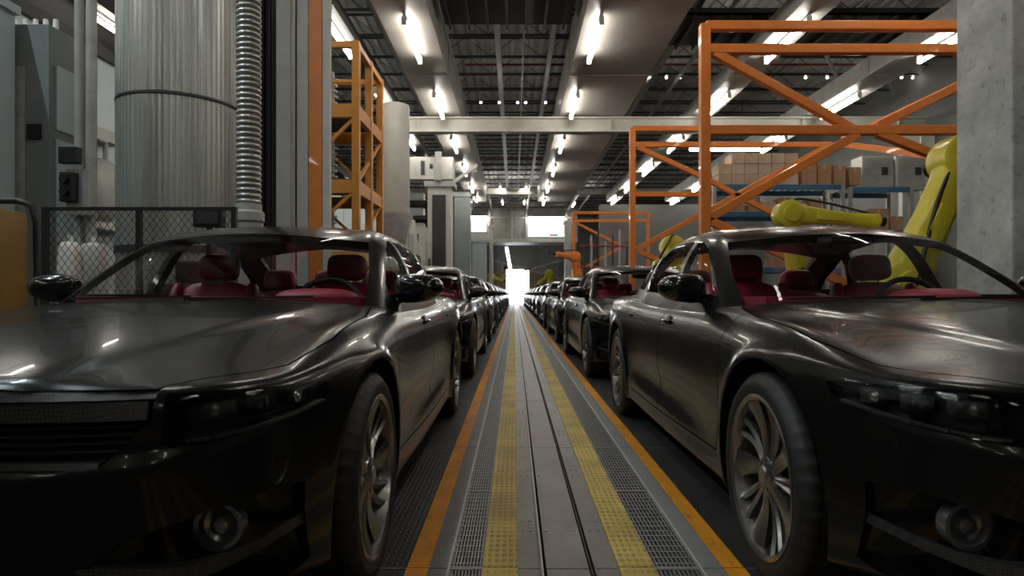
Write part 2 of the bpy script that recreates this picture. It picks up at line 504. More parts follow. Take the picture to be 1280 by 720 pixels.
    band(.594, .607, .012, .52, sl, .02)
    sl.build('grille_slat', M['plastic'], grille_o, 40)
    # bumper intake blades and fog lamps
    for sx in (1, -1):
        mb = MB(); rows = []
        for x, z0, z1, d in ((.49, .392, .408, -.004), (.54, .355, .398, -.012), (.60, .335, .385, -.008), (.66, .334, .372, .0), (.72, .342, .370, .006), (.78, .356, .380, .010), (.838, .372, .398, .012)):
            y0 = fy(x, z0) + d; y1 = fy(x, z1) + d
            rows.append([mb.bm.verts.new(p) for p in ((sx * x, y0, z0), (sx * x, y1 + .012, z1), (sx * x, y1 + .05, z1), (sx * x, y0 + .05, z0))])
        for a, b in zip(rows, rows[1:]):
            for i in range(4):
                j = (i + 1) % 4; mb.bm.faces.new((a[i], a[j], b[j], b[i]))
        mb.bm.faces.new(rows[0][::-1]); mb.bm.faces.new(rows[-1])
        mb.build('intake_blade', M['carbon'], root, 40)
        x, z = .700, .425; y = fy(x, z)
        mb = MB().lathe([(.050, .0), (.056, -.004), (.056, .03), (.046, .03), (.040, .012), (.022, .004), (.020, .026), (.008, .03)][::1], 28, Matrix.Translation((sx * x, y + .115, z)) @ Matrix.Rotation(PI / 2, 4, 'X'))
        mb.build('fog_lamp', M['lampbits'], root, 35)
    # tail lights
    for sx in (1, -1):
        mb = MB().box(sx * .45, sx * .74, 2.36, 2.49, .74, .80, None, .02); mb.build('tail_light', M['red'], root, 40)
    # ---- greenhouse
    gh = project(Fg, grid(-.8, .8, 66), grid(-1.2, 2.35, 130), grid(.84, 1.36, 26), ((-.42, .42), (-.62, 1.5), (.88, .90)))
    gh.materials.append(M['paint'])
    Fin = lambda x, y, z: np.maximum(Fg(x, y, np.maximum(z, .87), .034), .5 - z)
    inner = project(Fin, grid(-.8, .8, 44), grid(-1.2, 2.35, 90), grid(.5, 1.33, 22), ((-.40, .40), (-.50, 1.4), (.86, .90)))
    inner.materials.append(M['liner'])
    ws = [(-.70, -.745), (-.50, -.885), (-.25, -.965), (0, -.99), (.25, -.965), (.50, -.885), (.70, -.745), (.655, -.45), (.585, -.17), (.40, -.235), (.20, -.262), (0, -.27), (-.20, -.262), (-.40, -.235), (-.585, -.17), (-.655, -.45)]
    rw = [(-.60, 1.74), (-.53, 1.16), (0, 1.06), (.53, 1.16), (.60, 1.74), (.30, 1.92), (0, 1.95), (-.30, 1.92)]
    sw1 = [(-.56, .955), (-.36, 1.075), (-.10, 1.205), (.10, 1.262), (.20, 1.275), (.12, .955)]
    sw2 = [(.20, .955), (.28, 1.278), (.55, 1.285), (.85, 1.262), (.93, 1.245), (1.05, .975)]
    sw3 = [(1.10, .985), (.99, 1.232), (1.12, 1.19), (1.40, 1.07), (1.50, 1.0)]
    def side(poly):
        mb = MB(); mb.prism(poly, .50, 1.0, 'x'); mb.prism(poly, -1.0, -.50, 'x'); return mb
    cuts = [inner, MB().prism(ws, .6, 1.6, 'z').mesh('c', M['seal']), MB().prism(rw, .6, 1.6, 'z').mesh('c', M['seal'])] + [side(s).mesh('c', M['seal']) for s in (sw1, sw2, sw3)]
    ghm = boolean(gh, [(c, 'DIFFERENCE') for c in cuts], None)
    gmats = list(ghm.materials)
    obj('roof', submesh(ghm, 'roof', lambda f: True, gmats, 50), root)
    def skin(cut, name, sx=0, par=root):
        g = project(Fg, grid(-.8, .8, 66), grid(-1.2, 2.35, 130), grid(.84, 1.36, 26), ((-.42, .42), (-.62, 1.5), (.88, .90)))
        m_ = boolean(g, [(cut, 'INTERSECT')], None)
        def k(f):
            c = f.calc_center_median()
            return abs(float(Fg(np.array(c.x), np.array(c.y), np.array(c.z)))) < .003 and (sx == 0 or c.x * sx > 0)
        if sx == 0: return obj(name, submesh(m_, name, k, [M['glass']], 50), par)
        out = []
        for s in (1, -1):
            def k2(f, s=s):
                c = f.calc_center_median()
                return abs(float(Fg(np.array(c.x), np.array(c.y), np.array(c.z)))) < .003 and c.x * s > 0
            out.append(obj(name, submesh(m_, name, k2, [M['glass']], 50), doors[(par, s)] if par in ('f', 'r') else par))
        return out
    skin(MB().prism(ws, .6, 1.6, 'z').mesh('c'), 'windshield'); skin(MB().prism(rw, .6, 1.6, 'z').mesh('c'), 'rear_window')
    skin(side(sw1).mesh('c'), 'window_glass', 1, 'f'); skin(side(sw2).mesh('c'), 'window_glass', 1, 'r'); skin(side(sw3).mesh('c'), 'quarter_window', 1, root)
    # handles
    for k, y in (('f', -.06), ('r', 1.0)):
        for sx in (1, -1):
            mb = MB(); mb.ell((sx * .872, y, .80), (.013, .052, .042), 2.2); mb.bar((sx * .888, y - .075, .803), (sx * .888, y + .075, .803), .016, .022, bev=.005)
            mb.build('door_handle', M['paint_dark'], doors[(k, sx)], 50)
    # mirrors
    for sx in (1, -1):
        mt = Matrix.Translation((sx * .905, -.45, .985)) @ Matrix.Rotation(sx * math.radians(-8), 4, 'Z')
        mb = MB(); mb.ell((0, 0, 0), (.118, .085, .070), 2.7, 36, 22, mt)
        for v in mb.bm.verts:
            l = mt.inverted() @ v.co
            if l.y > .03: l.y = .03 + (l.y - .03) * .15
            l.z += (-.008 if l.z > 0 else .018) * (l.x * sx / .125)
            v.co = mt @ l
        mb.bar((sx * .78, -.45, .915), (sx * .86, -.45, .945), .07, .03, bev=.01)
        mo = mb.build('side_mirror', M['paint_dark'], root, 60)
        mb = MB(); mb.ell((0, .042, 0), (.105, .004, .052), 3, 24, 12, mt); mb.build('mirror_glass', M['mirror'], mo, 60)
    # wheels: built in a frame whose Z axis points outwards
    def wheel_mesh():
        r0 = .268; hw = .118
        prof = [(r0 - .012, -hw + .01), (r0 + .01, -hw), (RT - .03, -hw - .004), (RT - .010, -hw + .012)]
        zt = hw - .022
        xs = [(-zt, 0), (-.070, 0), (-.069, .007), (-.061, .007), (-.060, 0), (-.028, 0), (-.027, .007), (-.019, .007), (-.018, 0), (.018, 0), (.019, .007), (.027, .007), (.028, 0), (.060, 0), (.061, .007), (.069, .007), (.070, 0), (zt, 0)]
        prof += [(RT - d, z) for z, d in xs]
        prof += [(RT - .010, hw - .012), (RT - .03, hw + .004), (r0 + .03, hw + .008), (r0 + .01, hw + .002), (r0 - .012, hw - .01)]
        def rf(r, z, i):
            if r > RT - .012 and abs(z) > .05: return r - (.007 if i % 3 == 0 else 0)
            return r
        mb = MB(); mb.lathe(prof, 132, None, rf)
        # remove end caps so the ring is open
        cap = [f for f in mb.bm.faces if len(f.verts) > 10]; bmesh.ops.delete(mb.bm, geom=cap, context='FACES_ONLY')
        tire = mb.mesh('tire', M['tire'], 50)
        rim = MB()
        rim.lathe([(r0 - .012, hw - .012), (r0 + .004, hw + .002), (r0 - .004, hw + .006), (r0 - .016, hw - .002), (r0 - .022, hw - .03), (r0 - .035, 0), (r0 - .03, -hw + .02), (r0 - .012, -hw + .01)], 72)
        cap = [f for f in rim.bm.faces if len(f.verts) > 10]; bmesh.ops.delete(rim.bm, geom=cap, context='FACES_ONLY')
        rim.lathe([(.001, hw - .012), (.028, hw - .012), (.034, hw - .018), (.06, hw - .026), (.07, hw - .05), (.06, hw - .07), (.001, hw - .07)], 40)
        def spoke(a, r_in, r_out, w0, w1, w2, tw, zin, zout, th=.018, n=9):
            rows = []
            for i in range(n):
                t = i / (n - 1); r = r_in + (r_out - r_in) * t
                w = (w0 * (1 - t)**2 + 2 * w1 * t * (1 - t) + w2 * t * t)
                ang = a + tw * t * t; z = zin + (zout - zin) * t - .016 * math.sin(PI * t)
                c = Vector((math.cos(ang), math.sin(ang), 0)); p = Vector((-math.sin(ang), math.cos(ang), 0))
                rows.append([rim.bm.verts.new(c * r + p * w / 2 + Vector((0, 0, z - .005))), rim.bm.verts.new(c * r + p * w * .1 + Vector((0, 0, z + .004))), rim.bm.verts.new(c * r - p * w / 2 + Vector((0, 0, z - .004))),
                             rim.bm.verts.new(c * r - p * w * .4 + Vector((0, 0, z - th - .01))), rim.bm.verts.new(c * r + p * w * .4 + Vector((0, 0, z - th - .01)))])
            for q, s_ in zip(rows, rows[1:]):
                for i in range(5):
                    j = (i + 1) % 5; rim.bm.faces.new((q[i], q[j], s_[j], s_[i]))
            rim.bm.faces.new(rows[0][::-1]); rim.bm.faces.new(rows[-1])
        for k in range(5):
            a = 2 * PI * k / 5 + PI / 2
            spoke(a, .045, r0 - .012, .050, .040, .118, .10, hw - .026, hw - .010)
            for d in (-.13, .10):
                spoke(a + PI / 5 + d * .8, .05, r0 - .012, .022, .020, .030, .13 + d * .45, hw - .030, hw - .014)
        for k in range(5):
            a = 2 * PI * k / 5 + PI / 2 + PI / 5
            rim.cyl((.045 * math.cos(a), .045 * math.sin(a), hw - .035), (.045 * math.cos(a), .045 * math.sin(a), hw - .018), .008, n=6)
        rimm = rim.mesh('wheel_rim', M['rim'], 40)
        dm = MB(); dm.cyl((0, 0, -.02), (0, 0, .01), .165, n=40); dm.cyl((0, 0, -.03), (0, 0, .05), .07, n=24)
        dm.box(.09, .20, -.06, .06, -.045, .035, None, .01)
        return tire, rimm, dm.mesh('brake_disc', M['disc'], 40)
    tm, rm, dm = wheel_mesh()
    for sx in (1, -1):
        for y in (-AX, AX):
            t = obj('wheel', tm, root, (sx * .797, y, RT), (0, sx * PI / 2, 0))
            obj('wheel_rim', rm, t); obj('brake_disc', dm, t)
    # ---- interior
    mb = MB()
    mb.prism([(-.74, -.55), (-.60, -.74), (0, -.80), (.60, -.74), (.74, -.55), (.72, -.30), (-.72, -.30)], .80, .943, 'z')
    mb.ell((.38, -.40, .93), (.20, .16, .055), 2.6)
    mb.box(-.14, .14, -.55, .9, .40, .74, None, .03)
    mb.build('dashboard', M['redvinyl'], root, 40)
    mb = MB().prism([(-.735, -.5), (.735, -.5), (.735, .9), (.64, 1.52), (-.64, 1.52), (-.735, .9)], .30, .34, 'z'); mb.build('cabin_floor', M['plastic'], root)
    for sx in (1, -1):
        mb = MB(); mb.box(sx * .715, sx * .765, -.5, 1.1, .34, .938, None, .012); mb.build('door_trim', M['redvinyl'], root, 40)
    mb = MB(); mb.box(-.68, .68, 1.42, 1.95, .86, .945, None, .02); mb.build('parcel_shelf', M['redvinyl'], root, 40)
    def seat(x, y, w, name='front_seat'):
        tilt = Matrix.Translation((x, y, .52)) @ Matrix.Rotation(math.radians(-14), 4, 'X')
        mb = MB()
        mb.ell((x, y - .24, .48), (w / 2, .27, .09), 3.6, 28, 16)
        mb.ell((0, 0, .24), (w / 2, .075, .28), 3.4, 28, 18, tilt)
        for s in (-1, 1): mb.ell((s * w * .43, -.03, .24), (w * .09, .085, .27), 2.6, 16, 14, tilt)
        st = mb.build(name, M['red'], root, 60)
        return st, tilt
    def headrest(par, m_, x=0, top=.605):
        mb = MB(); mb.ell((x, -.02, top), (.115, .05, .076), 4.0, 32, 18, m_); mb.build('headrest', M['red'], par, 60)
        for s in (-.05, .05):
            MB().cyl(m_ @ Vector((x + s, 0, top - .13)), m_ @ Vector((x + s, 0, top - .05)), .007, n=8).build('headrest_post', M['chrome'], par)
    for x in (-.38, .38):
        s, t = seat(x, .05, .50); headrest(s, t)
    mb = MB(); tilt = Matrix.Translation((0, 1.02, .50)) @ Matrix.Rotation(math.radians(-16), 4, 'X')
    mb.ell((0, .76, .47), (.66, .28, .10), 5, 40, 14); mb.ell((0, 0, .22), (.66, .085, .28), 5, 40, 16, tilt)
    rs = mb.build('rear_seat', M['red'], root, 60)
    for x in (-.38, 0, .38): headrest(rs, tilt, x, .575)
    # steering wheel
    mt = Matrix.Translation((.38, -.24, .865)) @ Matrix.Rotation(math.radians(68), 4, 'X')
    mb = MB(); mb.tube([mt @ Vector((.185 * math.cos(a), .185 * math.sin(a), 0)) for a in grid(0, 2 * PI, 41)], .015, 10)
    mb.ell((0, 0, -.01), (.07, .06, .03), 3, 20, 12, mt)
    for a in (0, PI, -PI / 2): mb.bar(mt @ Vector((0, 0, -.01)), mt @ Vector((.18 * math.cos(a), .18 * math.sin(a), 0)), .03, .012)
    mb.build('steering_wheel', M['plastic'], root, 50)
    # interior mirror and sensor housing
    mb = MB(); mb.ell((0, -.10, 1.205), (.115, .018, .035), 3, 24, 12); mb.cyl((0, -.12, 1.215), (0, -.17, 1.27), .01, n=8)
    mb.prism([(-.16, -.235), (-.10, -.33), (.10, -.33), (.16, -.235), (.12, -.12), (-.12, -.12)], 1.225, 1.252, 'z')
    mb.build('interior_mirror', M['plastic'], root, 50)
    # wipers
    mb = MB()
    for x0, x1 in ((-.55, .02), (-.02, .52)):
        mb.bar((x0, -.93 + .25 * x0 * x0, .935), (x1, -.96 + .2 * x1 * x1, .945), .012, .010)
    mb.build('wiper', M['plastic'], root)
    return root

CAR = build_car()
#SCENE_BELOW

ORD = ['nearest', 'second', 'third', 'fourth', 'fifth', 'sixth', 'seventh', 'eighth', 'ninth', 'tenth', 'eleventh', 'twelfth', 'thirteenth', 'fourteenth', 'fifteenth', 'sixteenth', 'seventeenth', 'eighteenth', 'nineteenth', 'twentieth',
       'twenty-first', 'twenty-second', 'twenty-third', 'twenty-fourth', 'twenty-fifth', 'twenty-sixth', 'twenty-seventh', 'twenty-eighth', 'twenty-ninth', 'thirtieth', 'thirty-first', 'thirty-second', 'thirty-third', 'thirty-fourth', 'thirty-fifth', 'thirty-sixth', 'thirty-seventh', 'thirty-eighth', 'thirty-ninth', 'fortieth', 'forty-first', 'forty-second']
F_PX, CX, HZ, CH = 798.0, 643.0, 368.0, .954
def P(px, py, D):
    """world point seen at a pixel of the photograph at distance D along the lane"""
    return Vector(((px - CX) / F_PX * D, D, CH + (HZ - py) / F_PX * D))

# ------------------------------------------------------------------ more materials
M['steel'] = mat('painted_grey_steel', (.40, .40, .38), .5, .1, var=.25, vscale=2.0, dirt=(.12, .11, .10), dirt_amt=.4)
M['steel_dark'] = mat('dark_steel', (.045, .045, .045), .55, .3)
M['cream'] = mat('pale_cream_metal', (.56, .55, .50), .5, 0, var=.15, vscale=1.5)
M['paleblue'] = mat('pale_blue_grey_panel', (.50, .59, .61), .45, 0, var=.12, vscale=.7)
M['midgrey'] = mat('machine_grey', (.20, .22, .22), .45, .1, var=.15, vscale=1.5)
M['silo'] = mat('tank_metal', (.42, .43, .40), .34, .55, var=.25, vscale=1.2, stretch=(1, 1, .15), dirt=(.17, .15, .12), dirt_amt=.5)
M['hose'] = mat('silver_hose', (.42, .42, .40), .33, .7)
M['orange'] = mat('orange_paint', (.78, .22, .035), .45, 0, .2, var=.12, vscale=5, dirt=(.30, .08, .02), dirt_amt=.4)
M['amber'] = mat('amber_paint', (.62, .25, .03), .5, 0, var=.12, vscale=5, dirt=(.25, .10, .02), dirt_amt=.4)
M['robot'] = mat('robot_yellow', (.70, .58, .04), .35, 0, .3, var=.08, vscale=6)
M['bin'] = mat('ochre_plastic', (.22, .12, .010), .5, 0, var=.2, vscale=3)
M['black'] = mat('black_metal', (.012, .012, .012), .45, .2)
M['concrete'] = mat('pillar_concrete', (.46, .46, .44), .8, var=.35, vscale=2.2, bump=.5, bscale=14, dirt=(.10, .08, .06), dirt_amt=.7)
M['box'] = mat('cardboard', (.66, .50, .37), .8, var=.18, vscale=3)
M['box2'] = mat('cardboard_brown', (.46, .27, .16), .8, var=.18, vscale=3)
M['tape'] = mat('packing_tape', (.50, .40, .28), .4)
M['rack_blue'] = mat('rack_blue', (.05, .17, .33), .45, .1)
M['lampwhite'] = mat('fixture_white', (.75, .75, .72), .4)
M['tube'] = emis('fluorescent_tube', (1.0, .94, .84), 38)
M['cooltube'] = emis('cool_tube', (.80, .94, 1.0), 230)
M['bulb'] = emis('small_bulb', (1.0, .93, .82), 30)
M['daylight'] = emis('daylight_panel', (.93, .97, 1.0), 11)
M['softpanel'] = emis('lit_window', (.95, 1.0, .97), 1.3)
M['door_grey'] = mat('door_grey', (.34, .35, .37), .5, .2, var=.1)
M['duct'] = mat('beige_duct', (.34, .32, .29), .38, .25, var=.22, vscale=.8, dirt=(.2, .18, .16), dirt_amt=.35)
M['joist'] = mat('joist_steel', (.055, .055, .055), .55, .3)
M['railgrey'] = mat('galvanised_rail', (.42, .42, .41), .4, .4)
M['redpipe'] = mat('sprinkler_red', (.28, .05, .03), .4)
M['wallwarm'] = mat('factory_wall', (.19, .195, .185), .6, var=.2, vscale=.6)
M['shade_panel'] = mat('added_shade_panel', (.03, .03, .03), .7)
M['walldark'] = mat('dark_wall', (.07, .07, .068), .7, var=.2, vscale=.6)

def floor_plate_mat():
    m, nt, b = new_mat('tread_plate'); N, L = nt.nodes, nt.links
    tc = N.new('ShaderNodeTexCoord')
    def br(rot, ox):
        mp = N.new('ShaderNodeMapping'); mp.inputs['Rotation'].default_value = (0, 0, rot); mp.inputs['Location'].default_value = (ox, ox, 0)
        mp.inputs['Scale'].default_value = (32, 32, 32); L.new(tc.outputs['Object'], mp.inputs[0])
        fr = N.new('ShaderNodeVectorMath'); fr.operation = 'FRACTION'; L.new(mp.outputs[0], fr.inputs[0])
        sb = N.new('ShaderNodeVectorMath'); sb.operation = 'SUBTRACT'; L.new(fr.outputs[0], sb.inputs[0]); sb.inputs[1].default_value = (.5, .5, 0)
        ml = N.new('ShaderNodeVectorMath'); ml.operation = 'MULTIPLY'; L.new(sb.outputs[0], ml.inputs[0]); ml.inputs[1].default_value = (2.3, 7, 0)
        ln = N.new('ShaderNodeVectorMath'); ln.operation = 'LENGTH'; L.new(ml.outputs[0], ln.inputs[0])
        mr = N.new('ShaderNodeMapRange'); mr.inputs[1].default_value = 1; mr.inputs[2].default_value = .5; L.new(ln.outputs['Value'], mr.inputs[0])
        return mr.outputs[0]
    a = br(PI / 4, 0); c = br(-PI / 4, .5)
    mx = N.new('ShaderNodeMath'); mx.operation = 'MAXIMUM'; L.new(a, mx.inputs[0]); L.new(c, mx.inputs[1])
    bp = N.new('ShaderNodeBump'); bp.inputs['Strength'].default_value = .6; bp.inputs['Distance'].default_value = .003
    L.new(mx.outputs[0], bp.inputs['Height']); L.new(bp.outputs[0], b.inputs['Normal'])
    n = N.new('ShaderNodeTexNoise'); n.inputs['Scale'].default_value = 1.3; n.inputs['Detail'].default_value = 8; L.new(tc.outputs['Object'], n.inputs['Vector'])
    r = N.new('ShaderNodeValToRGB'); r.color_ramp.elements[0].color = (.020, .020, .020, 1); r.color_ramp.elements[1].color = (.045, .044, .042, 1)
    r.color_ramp.elements[0].position = .35; r.color_ramp.elements[1].position = .7
    L.new(n.outputs['Fac'], r.inputs[0]); L.new(r.outputs[0], b.inputs['Base Color'])
    b.inputs['Roughness'].default_value = .5; b.inputs['Metallic'].default_value = .2
    return m
M['tread'] = floor_plate_mat()

def tactile_mat():
    m, nt, b = new_mat('yellow_tactile'); N, L = nt.nodes, nt.links
    tc = N.new('ShaderNodeTexCoord')
    mp = N.new('ShaderNodeMapping'); mp.inputs['Scale'].default_value = (1 / .0247, 1 / .046, 1); L.new(tc.outputs['Object'], mp.inputs[0])
    fr = N.new('ShaderNodeVectorMath'); fr.operation = 'FRACTION'; L.new(mp.outputs[0], fr.inputs[0])
    sb = N.new('ShaderNodeVectorMath'); sb.operation = 'SUBTRACT'; L.new(fr.outputs[0], sb.inputs[0]); sb.inputs[1].default_value = (.5, .5, 0)
    ml = N.new('ShaderNodeVectorMath'); ml.operation = 'MULTIPLY'; L.new(sb.outputs[0], ml.inputs[0]); ml.inputs[1].default_value = (2.7, 2.5, 0)
    ln = N.new('ShaderNodeVectorMath'); ln.operation = 'LENGTH'; L.new(ml.outputs[0], ln.inputs[0])
    mr = N.new('ShaderNodeMapRange'); mr.inputs[1].default_value = 1; mr.inputs[2].default_value = .6; L.new(ln.outputs['Value'], mr.inputs[0])
    n = N.new('ShaderNodeTexNoise'); n.inputs['Scale'].default_value = 9; n.inputs['Detail'].default_value = 10; n.inputs['Roughness'].default_value = .75; L.new(tc.outputs['Object'], n.inputs['Vector'])
    wr = N.new('ShaderNodeMapRange'); wr.inputs[1].default_value = .38; wr.inputs[2].default_value = .60; L.new(n.outputs['Fac'], wr.inputs[0])
    k = N.new('ShaderNodeMath'); k.operation = 'MULTIPLY'; L.new(mr.outputs[0], k.inputs[0]); L.new(wr.outputs[0], k.inputs[1])
    k2 = N.new('ShaderNodeMath'); k2.operation = 'MULTIPLY'; k2.inputs[1].default_value = .85; L.new(k.outputs[0], k2.inputs[0])
    r = N.new('ShaderNodeValToRGB'); r.color_ramp.elements[0].color = (.42, .29, .06, 1); r.color_ramp.elements[1].color = (.64, .46, .10, 1)
    n2 = N.new('ShaderNodeTexNoise'); n2.inputs['Scale'].default_value = 3; n2.inputs['Detail'].default_value = 8; L.new(tc.outputs['Object'], n2.inputs['Vector'])
    r.color_ramp.elements[0].position = .35; r.color_ramp.elements[1].position = .6
    L.new(n2.outputs['Fac'], r.inputs[0])
    mx = N.new('ShaderNodeMix'); mx.data_type = 'RGBA'; L.new(k2.outputs[0], mx.inputs['Factor']); L.new(r.outputs[0], mx.inputs['A']); mx.inputs['B'].default_value = (.15, .12, .07, 1)
    L.new(mx.outputs['Result'], b.inputs['Base Color'])
    bp = N.new('ShaderNodeBump'); bp.inputs['Strength'].default_value = .8; bp.inputs['Distance'].default_value = .003
    L.new(mr.outputs[0], bp.inputs['Height']); L.new(bp.outputs[0], b.inputs['Normal'])
    b.inputs['Roughness'].default_value = .6
    return m
M['tactile'] = tactile_mat()
M['lane_orange'] = mat('lane_orange_paint', (.78, .30, .012), .55, var=.25, vscale=6, stretch=(1, .5, 1), dirt=(.08, .05, .03), dirt_amt=.85)
M['track'] = mat('track_steel', (.175, .150, .145), .42, .35, var=.45, vscale=3.5, stretch=(1, .5, 1), dirt=(.07, .05, .045), dirt_amt=.8)
M['kerb'] = mat('kerb_grey', (.17, .17, .175), .5, .1, var=.2, vscale=3)
M['grate'] = mat('grating_steel', (.19, .19, .185), .4, .5)
M['pit'] = mat('channel_pit', (.012, .012, .012), .8)
M['rust'] = mat('dark_rust', (.05, .025, .018), .6, .2)

# ------------------------------------------------------------------ floor
Y0, Y1 = -14.0, 64.0
def S(v): return v * CH
def slab(name, x0, x1, z0, z1, m, kind='structure', y0=Y0, y1=Y1, parent=None, label=None):
    o = MB().box(x0, x1, y0, y1, z0, z1).build(name, M[m], parent)
    if parent is None: tag(o, label, None, None, kind)
    return o
floor = slab('floor', -10, 13, -.12, -.03, 'pit')
# dark tread plates each side, with seams
mb = MB(); y = -10.6
sy = 2.22
k = -7
while sy + 1.75 * k < Y1:
    a = sy + 1.75 * k; b = min(a + 1.75, Y1)
    mb.box(-10, S(-.392), a + .006, b - .006, -.04, 0); mb.box(S(.837), 13, a + .006, b - .006, -.04, 0); k += 1
tread = mb.build('floor_tread', M['tread']); tag(tread, 'dark tread plate floor beneath the cars', None, None, 'structure')
mb = MB()
k = -7
while sy + 1.75 * k < Y1:
    a = sy + 1.75 * k
    mb.box(-10, S(-.392), a - .006, a + .006, -.04, .0015); mb.box(S(.837), 13, a - .006, a + .006, -.04, .0015); k += 1
o = mb.build('floor_seam', M['grate']); tag(o, None, None, None, 'structure')
def strip(name, x0, x1, m, z=.0, gap=True, label=None, z0=-.04):
    mb = MB(); k = -7
    while sy + 1.75 * k < Y1:
        a = sy + 1.75 * k; b = min(a + 1.75, Y1); g = .003 if gap else 0
        mb.box(x0, x1, a + g, b - g, z0, z); k += 1
    o = mb.build(name, M[m]); tag(o, label, None, None, 'structure'); return o
strip('floor_stripe', S(-.392), S(-.3125), 'lane_orange', .004)
strip('floor_stripe', S(.762), S(.837), 'lane_orange', .004)
strip('floor_kerb', S(-.3125), S(-.243), 'kerb', .002)
strip('floor_kerb', S(.682), S(.762), 'kerb', .002)
MB().box(S(-.243), S(-.236), Y0, Y1, -.1, .008).build('floor_edge', M['railgrey']).__setitem__('kind', 'structure')
MB().box(S(.673), S(.682), Y0, Y1, -.1, .008).build('floor_edge', M['railgrey']).__setitem__('kind', 'structure')
strip('floor_tactile', S(-.114), S(.013), 'tactile', .006)
strip('floor_tactile', S(.380), S(.511), 'tactile', .006)
strip('floor_plate', S(.013), S(.093), 'track', .0)
strip('floor_plate', S(.297), S(.380), 'track', .0)
strip('floor_plate', S(.117), S(.272), 'track', .0)
for a, b in ((.093, .099), (.277, .281), (.291, .297)):
    MB().box(S(a), S(b), Y0, Y1, -.05, .007).build('floor_rail', M['rust' if a < .29 and a > .1 else 'track']).__setitem__('kind', 'structure')
MB().box(S(.099), S(.105), Y0, Y1, -.05, .010).build('floor_rail', M['railgrey']).__setitem__('kind', 'structure')
# bolts on the track plates
mb = MB()
for r in range(34):
    yb = 1.6 + r * .875 + (.10 if r % 2 else 0)
    for dy in (0, .11):
        for sx in (.035, .068, .134, .250, .318, .352):
            if dy and sx in (.134, .250): continue
            mb.cyl((S(sx), yb + dy, -.001), (S(sx), yb + dy, .004), .0065, .005, n=8)
o = mb.build('floor_bolt', M['railgrey'], None, 40); o['kind'] = 'structure'
# gratings
def grating(x0, x1):
    mb = MB(); n = 10; w = (x1 - x0)
    mb.box(x0, x0 + .006, 0, Y1, -.03, .002); mb.box(x1 - .006, x1, 0, Y1, -.03, .002)
    for i in range(1, n):
        x = x0 + w * i / n; mb.box(x - .0028, x + .0028, 0, Y1, -.03, .001)
    y = .8
    while y < 40:
        mb.box(x0, x1, y, y + .010, -.02, .0015)
        y += .052
    yy = sy - 1.75
    while yy < Y1:
        mb.box(x0, x1, yy - .012, yy + .012, -.03, .003); yy += .875
    o = mb.build('floor_grating', M['grate']); o['kind'] = 'structure'
grating(S(-.236), S(-.114)); grating(S(.511), S(.673))

# ------------------------------------------------------------------ the two rows of cars
kids = {}
for o in list(bpy.data.objects):
    if o.parent: kids.setdefault(o.parent, []).append(o)
PITCH = 5.27; XL, XR, CY0 = -1.375, 1.736, 3.625
n_rows = 11
for side, X in (('left', XL), ('right', XR)):
    for i in range(n_rows):
        first = (side == 'left' and i == 0)
        skip = ('wiper', 'interior_mirror', 'lamp_bezel', 'grille_slat', 'headrest_post', 'brake_disc') if i >= 3 else ()
        c = CAR if first else copy_tree(CAR, None, kids, skip)
        c.location = (X, CY0 + PITCH * i, 0)
        place = {'left': 'left of the yellow lane', 'right': 'right of the yellow lane'}[side]
        nm = {0: 'nearest'}.get(i, ORD[i] + ' from the front')
        if i == n_rows - 1: nm = 'last, by the doorway'
        tag(c, 'glossy black sedan, ' + nm + ', in the row ' + place, 'car', 'black sedans in the row ' + place)

# ------------------------------------------------------------------ shell
CZ = 8.6
# corrugated roof deck
mb = MB(); bm = mb.bm; x = -10.0; prof = []
while x < 13.01:
    for dx, z in ((0, 0), (.09, 0), (.13, .07), (.22, .07), (.26, 0)): prof.append((x + dx, CZ + z))
    x += .30
A = [bm.verts.new((x, Y0, z)) for x, z in prof]; B = [bm.verts.new((x, Y1 + .5, z)) for x, z in prof]
for i in range(len(prof) - 1): bm.faces.new((A[i], A[i + 1], B[i + 1], B[i]))
M['deck'] = mat('roof_deck', (.55, .55, .53), .55, .3, var=.2, vscale=1)
o = mb.build('ceiling', M['deck']); o['kind'] = 'structure'
o = MB().box(-10, 13, Y0, Y1 + .5, CZ + .12, CZ + .25).build('ceiling', M['walldark']); o['kind'] = 'structure'
o = MB().box(-9.7, 12.9, Y0, 7.6, 8.35, 8.5).build('ceiling', M['shade_panel']); o['kind'] = 'structure'  # unseen dark panel added to darken what the car hoods reflect
# walls
def st(o, label=None): o['kind'] = 'structure'; return o
st(MB().box(-10, -9.8, Y0, Y1, 0, CZ).build('wall_left', M['walldark']))
mb = MB().box(-8.1, -8.0, 2, 44, 0, 5.5)
for k in range(14): mb.box(-8.0, -7.99, 3 * k + 2.9, 3 * k + 3.0, 0, 5.45)
st(mb.build('wall_left', M['paleblue']))
st(MB().box(-8.2, -7.9, 2, 44, 5.5, 5.72).build('trim_1', M['steel_dark']))
st(MB().box(13, 13.2, Y0, Y1, 0, CZ).build('wall_right', M['wallwarm']))
st(MB().box(-10, 13, Y0 - .2, Y0, 0, CZ).build('wall_back', M['walldark']))
dx0, dx1, dzt = (633 - CX) / F_PX * 64, (661 - CX) / F_PX * 64, P(0, 337, 64).z
mb = MB(); mb.box(-10, dx0, 64, 64.3, 0, CZ).box(dx1, 13, 64, 64.3, 0, CZ).box(dx0, dx1, 64, 64.3, dzt, CZ)
st(mb.build('wall_front', M['door_grey']))
st(MB().box(dx0 - 2, dx1 + 2, 68.5, 68.6, -.1, dzt + 3).build('door_1', M['daylight']))
mb = MB().box(dx0 - .25, dx0, 63.85, 64.02, 0, dzt + .3).box(dx1, dx1 + .25, 63.85, 64.02, 0, dzt + .3).box(dx0 - .25, dx1 + .25, 63.85, 64.02, dzt, dzt + .3)
st(mb.build('trim_2', M['cream']))
